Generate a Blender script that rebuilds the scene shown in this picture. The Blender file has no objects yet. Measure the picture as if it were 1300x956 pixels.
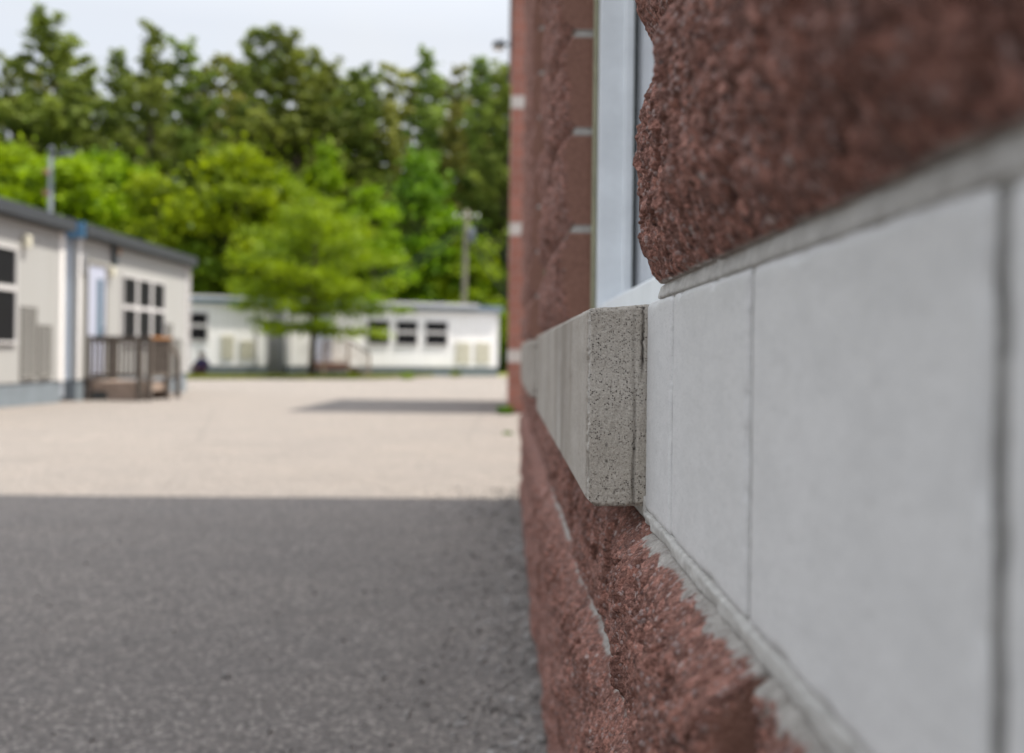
import bpy, math, random
import numpy as np
from mathutils import Matrix, Vector

random.seed(7)
RNG = np.random.default_rng(11)
S = bpy.context.scene
COL = S.collection
R = math.radians

# ------------------------------------------------------------------ helpers
def hash3(ix, iy, iz, seed):
    h = (ix.astype(np.int64) * 374761393 + iy.astype(np.int64) * 668265263 + iz.astype(np.int64) * 2147483647 + seed * 974711) & 0xFFFFFFFF
    h = ((h ^ (h >> 13)) * 1274126177) & 0xFFFFFFFF
    h = ((h ^ (h >> 16)) * 2246822519) & 0xFFFFFFFF
    h = h ^ (h >> 13)
    return (h & 0xFFFFFF) / float(0xFFFFFF)

def vn(x, y, z, seed=0):
    """smooth value noise, 0..1"""
    fx, fy, fz = np.floor(x), np.floor(y), np.floor(z)
    tx, ty, tz = x - fx, y - fy, z - fz
    tx = tx * tx * (3 - 2 * tx); ty = ty * ty * (3 - 2 * ty); tz = tz * tz * (3 - 2 * tz)
    out = 0
    for a in (0, 1):
        wx = tx if a else 1 - tx
        for b in (0, 1):
            wy = ty if b else 1 - ty
            for c in (0, 1):
                wz = tz if c else 1 - tz
                out = out + wx * wy * wz * hash3(fx + a, fy + b, fz + c, seed)
    return out

def facet(x, y, seed, tilt=.5):
    """fractured relief: each cell is a tilted plane (in cell units)"""
    fx, fy = np.floor(x), np.floor(y)
    best = np.full(x.shape, 9.0); sec = np.full(x.shape, 9.0); out = np.zeros(x.shape)
    z0 = np.zeros(x.shape)
    for i in (-1, 0, 1):
        for j in (-1, 0, 1):
            cx, cy = fx + i, fy + j
            px = cx + hash3(cx, cy, z0, seed); py = cy + hash3(cx, cy, z0, seed + 1)
            d = (x - px) ** 2 + (y - py) ** 2
            h = hash3(cx, cy, z0, seed + 2) - .5 + tilt * ((hash3(cx, cy, z0, seed + 3) - .5) * 2 * (x - px) + (hash3(cx, cy, z0, seed + 4) - .5) * 2 * (y - py))
            m = d < best
            sec = np.where(m, best, np.minimum(sec, d)); out = np.where(m, h, out); best = np.where(m, d, best)
    return out, np.sqrt(sec) - np.sqrt(best)

def sstep(a, b, x):
    t = np.clip((x - a) / (b - a), 0, 1)
    return t * t * (3 - 2 * t)

def np_mesh(name, V, F, mats, parent=None, smooth=False, mi=None, attr=None):
    me = bpy.data.meshes.new(name)
    V = np.asarray(V, dtype=np.float32); F = np.asarray(F, dtype=np.int32)
    n = F.shape[1]
    me.vertices.add(len(V)); me.vertices.foreach_set('co', V.ravel())
    me.loops.add(F.size); me.loops.foreach_set('vertex_index', F.ravel())
    me.polygons.add(len(F))
    me.polygons.foreach_set('loop_start', np.arange(0, F.size, n, dtype=np.int32))
    me.polygons.foreach_set('loop_total', np.full(len(F), n, dtype=np.int32))
    if mi is not None: me.polygons.foreach_set('material_index', np.asarray(mi, dtype=np.int32))
    me.polygons.foreach_set('use_smooth', np.full(len(F), smooth, dtype=bool))
    me.update(calc_edges=True)
    for m in (mats if isinstance(mats, (list, tuple)) else [mats]): me.materials.append(m)
    if attr is not None:
        for k, a in attr.items():
            at = me.attributes.new(k, 'FLOAT', 'POINT'); at.data.foreach_set('value', np.asarray(a, dtype=np.float32))
    o = bpy.data.objects.new(name, me); COL.objects.link(o)
    if parent is not None: o.parent = parent
    return o

class MB:
    """collects boxes, bars and tubes for ONE mesh"""
    def __init__(s): s.v = []; s.f = []; s.mi = []
    def poly(s, pts, faces, m=0):
        b = len(s.v); s.v += [tuple(p) for p in pts]
        for f in faces: s.f.append([b + i for i in f]); s.mi.append(m)
    def box(s, x0, x1, y0, y1, z0, z1, m=0):
        if x1 < x0: x0, x1 = x1, x0
        if y1 < y0: y0, y1 = y1, y0
        if z1 < z0: z0, z1 = z1, z0
        s.poly([(x0,y0,z0),(x1,y0,z0),(x1,y1,z0),(x0,y1,z0),(x0,y0,z1),(x1,y0,z1),(x1,y1,z1),(x0,y1,z1)],
               [(0,3,2,1),(4,5,6,7),(0,1,5,4),(1,2,6,5),(2,3,7,6),(3,0,4,7)], m)
    def bar(s, a, b, w, h, m=0, up=(0,0,1)):
        a = Vector(a); b = Vector(b); d = (b - a).normalized(); u = Vector(up)
        if abs(d.dot(u)) > .95: u = Vector((0,1,0))
        r = d.cross(u).normalized(); u = r.cross(d).normalized()
        P = []
        for c in (a, b):
            for sx, sz in ((-1,-1),(1,-1),(1,1),(-1,1)): P.append(c + r * sx * w / 2 + u * sz * h / 2)
        s.poly(P, [(0,1,2,3),(7,6,5,4),(0,4,5,1),(1,5,6,2),(2,6,7,3),(3,7,4,0)], m)
    def tube(s, pts, rads, n=8, m=0, cap=True):
        pts = [Vector(p) for p in pts]
        if not isinstance(rads, (list, tuple)): rads = [rads] * len(pts)
        rings = []; base = len(s.v); V = []
        ref = Vector((0.3, 1, 0.1)).normalized()
        for i, p in enumerate(pts):
            d = (pts[min(i + 1, len(pts) - 1)] - pts[max(i - 1, 0)]).normalized()
            if abs(d.dot(ref)) > .95: ref = Vector((1, 0.2, 0))
            r = d.cross(ref).normalized(); u = r.cross(d)
            for k in range(n):
                a = 2 * math.pi * k / n
                V.append(p + (r * math.cos(a) + u * math.sin(a)) * rads[i])
        F = []
        for i in range(len(pts) - 1):
            for k in range(n):
                F.append((i*n+k, i*n+(k+1) % n, (i+1)*n+(k+1) % n, (i+1)*n+k))
        if cap:
            F.append(tuple(range(n - 1, -1, -1))); F.append(tuple((len(pts)-1)*n + k for k in range(n)))
        s.poly(V, F, m)
    def build(s, name, mats, parent=None, smooth=False, bevel=0):
        me = bpy.data.meshes.new(name); me.from_pydata(s.v, [], s.f); 
        me.polygons.foreach_set('material_index', s.mi)
        if smooth: me.polygons.foreach_set('use_smooth', [True] * len(s.f))
        for m in (mats if isinstance(mats, (list, tuple)) else [mats]): me.materials.append(m)
        me.update()
        o = bpy.data.objects.new(name, me); COL.objects.link(o)
        if parent is not None: o.parent = parent
        if bevel:
            b = o.modifiers.new('bevel', 'BEVEL'); b.width = bevel; b.segments = 2; b.limit_method = 'ANGLE'
        return o

def tag(o, label=None, cat=None, group=None, kind=None):
    if label: o['label'] = label
    if cat: o['category'] = cat
    if group: o['group'] = group
    if kind: o['kind'] = kind
    return o

def empty(name, loc=(0,0,0), rz=0):
    o = bpy.data.objects.new(name, None); COL.objects.link(o)
    o.location = loc; o.rotation_euler = (0, 0, rz); o.empty_display_size = .2
    return o

def copy_tree(o, parent=None):
    c = o.copy(); COL.objects.link(c); c.parent = parent
    for ch in list(o.children): copy_tree(ch, c)
    return c

# ------------------------------------------------------------------ materials
class NT:
    def __init__(s, name):
        s.m = bpy.data.materials.new(name); s.m.use_nodes = True
        s.t = s.m.node_tree; s.n = s.t.nodes; s.l = s.t.links
        s.b = s.n['Principled BSDF']; s.out = s.n['Material Output']
        s.tc = s.n.new('ShaderNodeTexCoord')
        s.co = s.tc.outputs['Object']
    def link(s, a, b): s.l.new(a, b)
    def mapping(s, scale, co=None, loc=(0,0,0)):
        n = s.n.new('ShaderNodeMapping'); n.inputs['Scale'].default_value = scale; n.inputs['Location'].default_value = loc
        s.link(co or s.co, n.inputs['Vector']); return n.outputs[0]
    def noise(s, scale, detail=4, rough=.6, co=None, dist=0):
        n = s.n.new('ShaderNodeTexNoise'); n.inputs['Scale'].default_value = scale
        n.inputs['Detail'].default_value = detail; n.inputs['Roughness'].default_value = rough
        n.inputs['Distortion'].default_value = dist
        s.link(co or s.co, n.inputs['Vector']); return n.outputs['Fac']
    def voro(s, scale, out='Distance', co=None, feature='F1'):
        n = s.n.new('ShaderNodeTexVoronoi'); n.inputs['Scale'].default_value = scale; n.feature = feature
        s.link(co or s.co, n.inputs['Vector']); return n.outputs[out]
    def ramp(s, fac, stops):
        n = s.n.new('ShaderNodeValToRGB'); e = n.color_ramp.elements
        while len(e) < len(stops): e.new(.5)
        for i, (p, c) in enumerate(stops):
            e[i].position = p
            e[i].color = (c, c, c, 1) if isinstance(c, (int, float)) else (*c, 1)
        s.link(fac, n.inputs[0]); return n.outputs[0]
    def mix(s, fac, a, b, mode='MIX'):
        n = s.n.new('ShaderNodeMix'); n.data_type = 'RGBA'; n.blend_type = mode
        for v, i in ((fac, 0), (a, 6), (b, 7)):
            if hasattr(v, 'node'): s.link(v, n.inputs[i])
            elif i == 0: n.inputs[0].default_value = v
            else: n.inputs[i].default_value = (*v, 1) if isinstance(v, tuple) else (v, v, v, 1)
        return n.outputs[2]
    def math(s, op, a, b=0.0):
        n = s.n.new('ShaderNodeMath'); n.operation = op
        for v, i in ((a, 0), (b, 1)):
            if hasattr(v, 'node'): s.link(v, n.inputs[i])
            else: n.inputs[i].default_value = v
        return n.outputs[0]
    def bump(s, h, strength=.5, dist=.01, normal=None):
        n = s.n.new('ShaderNodeBump'); n.inputs['Strength'].default_value = strength; n.inputs['Distance'].default_value = dist
        s.link(h, n.inputs['Height'])
        if normal is not None: s.link(normal, n.inputs['Normal'])
        return n.outputs[0]
    def fin(s, col=None, rough=.8, normal=None, metal=0, spec=.5):
        if col is not None:
            if hasattr(col, 'node'): s.link(col, s.b.inputs['Base Color'])
            else: s.b.inputs['Base Color'].default_value = (*col, 1)
        if hasattr(rough, 'node'): s.link(rough, s.b.inputs['Roughness'])
        else: s.b.inputs['Roughness'].default_value = rough
        s.b.inputs['Metallic'].default_value = metal
        s.b.inputs['Specular IOR Level'].default_value = spec
        if normal is not None: s.link(normal, s.b.inputs['Normal'])
        return s.m

def plain(name, col, rough=.6, var=.12, scale=6, metal=0, spec=.4, bump=0):
    t = NT(name)
    n = t.noise(scale, 5, .65)
    k = t.ramp(n, [(.3, 1 - var), (.7, 1 + 0 * var)])
    c = t.mix(1.0, tuple(col), k, 'MULTIPLY')
    nm = t.bump(t.noise(scale * 8, 4, .6), bump, .01) if bump else None
    return t.fin(c, rough, nm, metal, spec)

def mat_red(name='split_face_red', far=False):
    t = NT(name)
    big = t.noise(14, 5, .6)
    fine = t.noise(300, 6, .8)
    v1 = t.voro(330, 'Color'); v1s = t.n.new('ShaderNodeSeparateColor'); t.link(v1, v1s.inputs[0])
    base = t.ramp(fine, [(.30, (.062, .026, .019)), (.44, (.182, .083, .064)), (.56, (.285, .142, .109)), (.72, (.52, .31, .26))])
    base = t.mix(t.ramp(big, [(.3, 0.0), (.7, .6)]), base, t.mix(1.0, base, (1.25, 1.15, 1.1), 'MULTIPLY'))
    vb = t.voro(125, 'Color'); vbs = t.n.new('ShaderNodeSeparateColor'); t.link(vb, vbs.inputs[0])
    base = t.mix(1.0, base, t.ramp(vbs.outputs[0], [(0, .62), (.7, 1.05), (1, 1.5)]), 'MULTIPLY')
    fleck = t.ramp(v1s.outputs[0], [(.90, 0.0), (.94, .75)])
    c = t.mix(fleck, base, (.36, .27, .25))
    fleck2 = t.ramp(v1s.outputs[1], [(.95, 0.0), (.97, .6)])
    c = t.mix(fleck2, c, (.03, .018, .018))
    v2 = t.voro(90, 'Color'); v2s = t.n.new('ShaderNodeSeparateColor'); t.link(v2, v2s.inputs[0])
    v2d = t.voro(90, 'Distance')
    peb = t.math('MULTIPLY', t.ramp(v2s.outputs[0], [(.955, 0.0), (.965, 1.0)]), t.ramp(v2d, [(.22, 1.0), (.36, 0.0)]))
    c = t.mix(t.math('MULTIPLY', peb, .7), c, (.50, .42, .39))
    sd_ = t.n.new('ShaderNodeAttribute'); sd_.attribute_name = 'side'
    smooth_c = t.ramp(t.noise(120, 4, .6), [(.3, (.215, .105, .075)), (.7, (.29, .148, .108))])
    c = t.mix(sd_.outputs['Fac'], c, smooth_c)
    a = t.n.new('ShaderNodeAttribute'); a.attribute_name = 'mort'
    mc = t.ramp(t.noise(90, 5, .7), [(.3, (.27, .245, .22)), (.7, (.50, .47, .43))])
    c = t.mix(a.outputs['Fac'], c, mc)
    h = t.math('ADD', t.math('MULTIPLY', fine, .8), t.math('MULTIPLY', t.voro(330, 'Distance'), -.7))
    nm = t.bump(h, .9, .003)
    return t.fin(c, .78, nm, 0, .35)

def mat_conc():
    t = NT('cast_stone_sill')
    big = t.noise(9, 5, .6)
    streak = t.noise(1.0, 5, .7, t.mapping((12, 6, 1.8)), .8)
    fine = t.noise(620, 5, .85)
    c = t.ramp(fine, [(.30, (.19, .168, .142)), (.42, (.44, .402, .35)), (.56, (.59, .55, .49)), (.70, (.72, .68, .62))])
    pv = t.voro(560, 'Color'); pvs = t.n.new('ShaderNodeSeparateColor'); t.link(pv, pvs.inputs[0])
    pitm = t.math('MULTIPLY', t.ramp(pvs.outputs[0], [(.66, 0.0), (.74, 1.0)]), t.ramp(t.voro(560, 'Distance'), [(.28, 1.0), (.5, 0.0)]))
    pitm = t.math('MULTIPLY', pitm, t.ramp(t.noise(45, 4, .6), [(.38, .25), (.6, 1.0)]))
    c = t.mix(pitm, c, (.055, .045, .038))
    c = t.mix(t.ramp(big, [(.35, 0.0), (.7, .55)]), c, t.mix(1.0, c, (.78, .75, .70), 'MULTIPLY'))
    a = t.n.new('ShaderNodeAttribute'); a.attribute_name = 'pit'
    c = t.mix(a.outputs['Fac'], c, (.045, .038, .034))
    a2 = t.n.new('ShaderNodeAttribute'); a2.attribute_name = 'edge'
    c = t.mix(t.math('MULTIPLY', a2.outputs['Fac'], .55), c, (.55, .53, .50))
    a3 = t.n.new('ShaderNodeAttribute'); a3.attribute_name = 'smooth_face'
    c2 = t.ramp(t.noise(180, 3, .6), [(.3, (.32, .283, .238)), (.7, (.45, .405, .355))])
    c2 = t.mix(t.ramp(streak, [(.48, 0.0), (.70, .45)]), c2, (.56, .535, .50))
    c2 = t.mix(t.ramp(fine, [(.36, .55), (.5, 0.0)]), c2, (.16, .14, .12))
    c2 = t.mix(t.ramp(t.noise(1.0, 3, .5, t.mapping((10, 9, 1.5), loc=(3, 1, 7))), [(.46, 0.0), (.64, .7)]), c2, (.19, .16, .13))
    c = t.mix(t.math('MULTIPLY', a3.outputs['Fac'], .85), c, c2)
    nm = t.bump(t.math('SUBTRACT', fine, pitm), .7, .0015)
    return t.fin(c, .85, nm, 0, .3)

def mat_white():
    t = NT('smooth_white_block')
    sp = t.noise(520, 3, .8, t.mapping((1, .5, 1)))
    cl = t.noise(5, 5, .6)
    c = t.ramp(sp, [(.28, (.45, .445, .435)), (.42, (.575, .57, .56)), (.7, (.635, .63, .62))])
    c = t.mix(t.ramp(cl, [(.35, 0.0), (.7, .5)]), c, t.mix(1.0, c, (.88, .88, .87), 'MULTIPLY'))
    dirt = t.noise(28, 5, .7)
    c = t.mix(t.ramp(dirt, [(.5, 0.0), (.8, .22)]), c, (.40, .40, .39))
    pit = t.ramp(t.voro(240, 'Distance'), [(.08, .6), (.16, 0.0)])
    c = t.mix(pit, c, (.3, .3, .29))
    mco = t.mapping((1, .38, 1)); mott = t.noise(70, 4, .7, mco)
    c = t.mix(t.ramp(mott, [(.38, .26), (.54, 0.0)]), c, (.44, .44, .435))
    ag = t.voro(150, 'Color', mco); ags = t.n.new('ShaderNodeSeparateColor'); t.link(ag, ags.inputs[0])
    c = t.mix(t.math('MULTIPLY', t.ramp(ags.outputs[0], [(.86, 0.0), (.90, .45)]), t.ramp(t.voro(150, 'Distance', mco), [(.25, 1.0), (.5, 0.0)])), c, (.40, .395, .385))
    nm = t.bump(t.noise(700, 3, .7), .25, .0008)
    return t.fin(c, .55, nm, 0, .4)

def mat_mortar(name='mortar', a=(.30,.29,.27), b=(.52,.505,.47)):
    t = NT(name)
    c = t.ramp(t.noise(70, 6, .7), [(.3, a), (.7, b)])
    nm = t.bump(t.noise(600, 5, .8), .7, .002)
    return t.fin(c, .9, nm, 0, .25)

def mat_asphalt():
    t = NT('worn_asphalt')
    v = t.voro(95, 'Color'); vs = t.n.new('ShaderNodeSeparateColor'); t.link(v, vs.inputs[0])
    c = t.ramp(vs.outputs[0], [(0, (.114, .101, .092)), (.5, (.196, .174, .158)), (.85, (.287, .256, .232)), (1, (.50, .455, .41))])
    c = t.mix(t.ramp(t.noise(160, 4, .7), [(.35, .7), (.6, 0.0)]), c, (.135, .13, .126))
    p = t.noise(.7, 7, .7)
    c = t.mix(t.ramp(p, [(.35, 0.0), (.7, .55)]), c, t.mix(1.0, c, (1.22, 1.19, 1.14), 'MULTIPLY'))
    tk = t.noise(1.0, 5, .65, t.mapping((.35, 2.2, 1), loc=(4, 1, 0)))
    c = t.mix(t.ramp(tk, [(.50, 0.0), (.68, .30)]), c, (.145, .13, .12))
    c = t.mix(t.ramp(t.noise(2.6, 5, .7), [(.45, 0.0), (.75, .35)]), c, (.175, .162, .15))
    # hairline cracks
    d = t.voro(.16, 'Distance', t.mapping((1, 1, 1), None), 'DISTANCE_TO_EDGE')
    cr = t.ramp(t.math('ADD', d, t.math('MULTIPLY', t.noise(3.0, 4, .6), .012)), [(0.004, .4), (.010, 0.0)])
    c = t.mix(cr, c, (.09, .085, .08))
    h = t.math('ADD', t.math('MULTIPLY', t.voro(95, 'Distance'), -.6), t.noise(160, 4, .7))
    nm = t.bump(h, .8, .006)
    return t.fin(c, .88, nm, 0, .3)

def mat_ground():
    t = NT('grass_ground')
    c = t.ramp(t.noise(1.2, 8, .7), [(.3, (.10, .125, .025)), (.55, (.19, .20, .05)), (.75, (.32, .28, .13))])
    nm = t.bump(t.noise(25, 5, .7), .8, .05)
    return t.fin(c, .95, nm, 0, .2)

def mat_leaf(name, c1, c2, transl=.35, nscale=.5):
    t = NT(name)
    oi = t.n.new('ShaderNodeObjectInfo')
    n = t.noise(nscale, 3, .6)
    a = t.n.new('ShaderNodeAttribute'); a.attribute_name = 'tone'
    f = t.math('ADD', t.math('MULTIPLY', n, .55), t.math('MULTIPLY', a.outputs['Fac'], .45))
    c = t.ramp(f, [(.3, c1), (.7, c2)])
    hs = t.n.new('ShaderNodeHueSaturation'); t.link(c, hs.inputs['Color'])
    t.link(t.math('ADD', t.math('MULTIPLY', oi.outputs['Random'], .03), .485), hs.inputs['Hue'])
    t.link(t.math('ADD', t.math('MULTIPLY', oi.outputs['Random'], .35), .82), hs.inputs['Value'])
    col = hs.outputs[0]
    t.fin(col, .6, None, 0, .25)
    tr = t.n.new('ShaderNodeBsdfTranslucent'); t.link(col, tr.inputs['Color'])
    mx = t.n.new('ShaderNodeMixShader'); mx.inputs[0].default_value = transl
    t.link(t.b.outputs[0], mx.inputs[1]); t.link(tr.outputs[0], mx.inputs[2]); t.link(mx.outputs[0], t.out.inputs['Surface'])
    return t.m

def mat_siding(name, col):
    t = NT(name)
    sx = t.n.new('ShaderNodeSeparateXYZ'); t.link(t.co, sx.inputs[0])
    gx = t.math('ABSOLUTE', t.math('SUBTRACT', t.math('FRACT', t.math('MULTIPLY', t.math('ADD', sx.outputs[0], sx.outputs[1]), 4.0)), .5))
    g = t.ramp(gx, [(.0, 0.0), (.06, 1.0)])
    c = t.mix(g, tuple(k * .72 for k in col), tuple(col))
    c = t.mix(t.ramp(t.noise(1.0, 5, .6, t.mapping((3, 3, .5))), [(.4, 0.0), (.8, .28)]), c, tuple(k * .75 for k in (col[0], col[1] * .98, col[2] * .93)))
    nm = t.bump(g, .5, .01)
    return t.fin(c, .5, nm, 0, .4)

def mat_wood(name, a, b):
    t = NT(name)
    c = t.ramp(t.noise(1.0, 5, .65, t.mapping((14, 14, 14))), [(.3, a), (.7, b)])
    return t.fin(c, .85, t.bump(t.noise(40, 4, .6), .4, .004), 0, .2)

def mat_wing():
    t = NT('split_face_wing')
    br = t.n.new('ShaderNodeTexBrick')
    # use YZ / XZ box-like coordinates : horizontal = x + y
    sx = t.n.new('ShaderNodeSeparateXYZ'); t.link(t.co, sx.inputs[0])
    cb = t.n.new('ShaderNodeCombineXYZ'); t.link(t.math('ADD', sx.outputs[0], sx.outputs[1]), cb.inputs[0]); t.link(sx.outputs[2], cb.inputs[1])
    t.link(cb.outputs[0], br.inputs['Vector'])
    br.inputs['Color1'].default_value = (.42, .19, .145, 1); br.inputs['Color2'].default_value = (.32, .15, .115, 1)
    br.inputs['Mortar'].default_value = (.36, .30, .27, 1); br.inputs['Scale'].default_value = 1
    br.inputs['Mortar Size'].default_value = .007; br.inputs['Brick Width'].default_value = .406; br.inputs['Row Height'].default_value = .2032
    c = t.mix(t.ramp(t.noise(30, 5, .7), [(.35, 0.0), (.7, .5)]), br.outputs['Color'], (.38, .17, .13))
    h = t.math('ADD', t.math('MULTIPLY', br.outputs['Fac'], -1.5), t.noise(18, 6, .7))
    return t.fin(c, .85, t.bump(h, 1.0, .02), 0, .25)

M = {}
M['red'] = mat_red()
M['conc'] = mat_conc()
M['white'] = mat_white()
M['mortar'] = mat_mortar('mortar', (.38,.365,.34), (.60,.585,.55))
M['mortar_dark'] = mat_mortar('grey_joint_mortar', (.12,.117,.11), (.33,.32,.30))
M['asphalt'] = mat_asphalt()
M['ground'] = mat_ground()
M['frame'] = plain('painted_aluminium', (.84, .88, .91), .4, .14, 14)
M['gasket'] = plain('dark_gasket', (.03, .035, .035), .6)
M['seal'] = plain('old_sealant', (.34, .33, .22), .7, .3, 30)
M['siding'] = mat_siding('cream_metal_siding', (.365, .368, .362))
M['siding2'] = mat_siding('white_metal_siding', (.88, .88, .88))
M['siding_shade_tint'] = mat_siding('shade_tinted_siding', (.74, .83, .93))  # end walls: the bluish cast of shade is put into the colour
M['skirt'] = plain('grey_skirting', (.19, .225, .255), .7, .25, 3)
M['trim'] = plain('white_trim', (.55, .545, .55), .45, .1, 5)
M['trim_bright'] = plain('bright_corner_trim', (.80, .79, .78), .45, .08, 5)
M['fascia'] = plain('dark_gutter', (.045, .05, .058), .45, .2, 5)
M['fascia_blue'] = plain('blue_fascia', (.07, .17, .28), .45, .15, 5)
M['fascia_slate'] = plain('slate_fascia', (.16, .21, .27), .5, .15, 5)
M['roofgrey'] = plain('pale_roof_edge', (.55, .56, .58), .6, .15, 5)
M['darkglass'] = plain('dark_window_screen', (.010, .010, .012), .45, .2, 3, spec=.15)
M['louvre'] = plain('louvre_metal', (.25, .245, .23), .5, .12, 6)
M['louvre_dark'] = plain('louvre_shadow_gap', (.07, .068, .062), .7, .2, 6)
M['beige'] = plain('beige_vent_panel', (.62, .60, .49), .55, .1, 6)
M['wood'] = mat_wood('weathered_wood', (.07, .06, .052), (.17, .145, .125))
M['wood_pale'] = mat_wood('sun_bleached_boards', (.22, .165, .13), (.38, .30, .25))
M['wood_orange'] = mat_wood('orange_wood', (.28, .12, .04), (.42, .20, .07))  # orange tone stands for sunlight on the porch rail cap
M['door'] = plain('pale_blue_door', (.42, .45, .56), .45, .08, 4)
M['greydoor'] = plain('grey_panel', (.30, .31, .33), .6, .12, 3)
M['doorglass'] = plain('door_glass', (.10, .16, .22), .1, .1, 3)
M['steel'] = plain('galvanised_steel', (.13, .15, .175), .7, .2, 8)
M['rustbit'] = plain('rusty_bracket', (.32, .17, .10), .7, .3, 12)
M['lampdark'] = plain('dark_lamp_housing', (.06, .075, .085), .4, .1, 6)
M['lens'] = plain('frosted_lens', (.7, .72, .7), .3, .05, 6)
M['pole'] = mat_wood('grey_pole_wood', (.10, .095, .07), (.18, .17, .13))
M['cable'] = plain('black_cable', (.018, .022, .02), .95, .1, 4, spec=.05)
M['bark'] = mat_wood('bark', (.035, .027, .02), (.10, .08, .06))
M['pine'] = mat_leaf('pine_needles', (.06, .10, .012), (.27, .33, .055), .38, .35)
M['pine_y'] = mat_leaf('yellowed_pine_needles', (.10, .12, .018), (.35, .34, .07), .38, .35)
M['leaf'] = mat_leaf('spring_leaves', (.075, .15, .002), (.29, .41, .005), .45, .5)
M['leaf_y'] = mat_leaf('yellow_green_leaves', (.08, .145, .002), (.28, .385, .004), .42, .5)
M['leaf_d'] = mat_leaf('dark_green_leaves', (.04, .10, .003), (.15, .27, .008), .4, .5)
M['grassblade'] = mat_leaf('grass_blades', (.11, .16, .015), (.32, .34, .07), .35, 2.5)
M['pane'] = plain('window_pane', (.42, .44, .47), .04, .03, 2, spec=.6)
M['roofmat'] = plain('flat_roof', (.25, .25, .25), .9, .2, 2)
M['wing'] = mat_wing()
M['bandfar'] = plain('pale_accent_block', (.62, .58, .54), .8, .12, 6)
M['pebble'] = None
t = NT('loose_stone'); oi = t.noise(9, 2, .5)
M['pebble'] = t.fin(t.ramp(oi, [(.3, (.13, .12, .11)), (.5, (.24, .225, .21)), (.7, (.42, .40, .38))]), .85, None, 0, .3)

# ------------------------------------------------------------------ dimensions
CZ = 0.95            # camera height
W = 0.137            # wall plane
GY = [(-60, 0), (14, 0), (24.5, -.12), (40, -.15), (500, -.15)]
def gz(y):
    return float(np.interp(y, [a for a, b in GY], [b for a, b in GY]))

# ------------------------------------------------------------------ ground
def sheet(name, xs, yedge, y0, off, mat):
    ybr = [-60, -20, 0, 6, 14, 19, 24.5, 32, 40, 60, 120, 500]
    V = []; F = []
    cols = []
    for x in xs:
        ye = yedge(x); ys = [y0] + [y for y in ybr if y0 < y]
        ys = [min(y, ye) for y in ys]
        c = []
        for y in ys: c.append(len(V)); V.append((x, y, gz(y) + off))
        cols.append(c)
    for a, b in zip(cols[:-1], cols[1:]):
        for i in range(len(a) - 1):
            if V[a[i]][1] == V[a[i+1]][1] and V[b[i]][1] == V[b[i+1]][1]: continue
            F.append((a[i], b[i], b[i+1], a[i+1]))
    return np_mesh(name, V, F, mat)
g = sheet('ground', list(np.linspace(-400, 400, 41)), lambda x: 500, -60, -.012, M['ground'])
tag(g, kind='structure')
def asph_edge(x):
    e = np.interp(x, [-60, -17, -5.2, -3.2, 3, 60], [22, 32.8, 39.4, 44.5, 49, 54])
    return float(e + .10 * math.sin(x * 1.9) + .07 * math.sin(x * 4.3 + 1))
a = sheet('asphalt_yard', list(np.arange(-60, 60.1, .5)), asph_edge, -30, 0, M['asphalt'])
tag(a, kind='structure')

# ------------------------------------------------------------------ school building
school = empty('school_building', (0, 0, 0))
tag(school, 'red split-face block school building with white band and grey window sills filling the right side', 'building')

PITCH = .2032; JT = .010
ZB0 = CZ - .151; ZB1 = CZ + .051           # white band
WIN = [(.885, 2.07), (3.30, 4.53)]
ZHEAD = CZ + .051 + PITCH * 8 + .006
YEND = 6.5; YSTART = -6.0; ZTOP = 7.0

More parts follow.
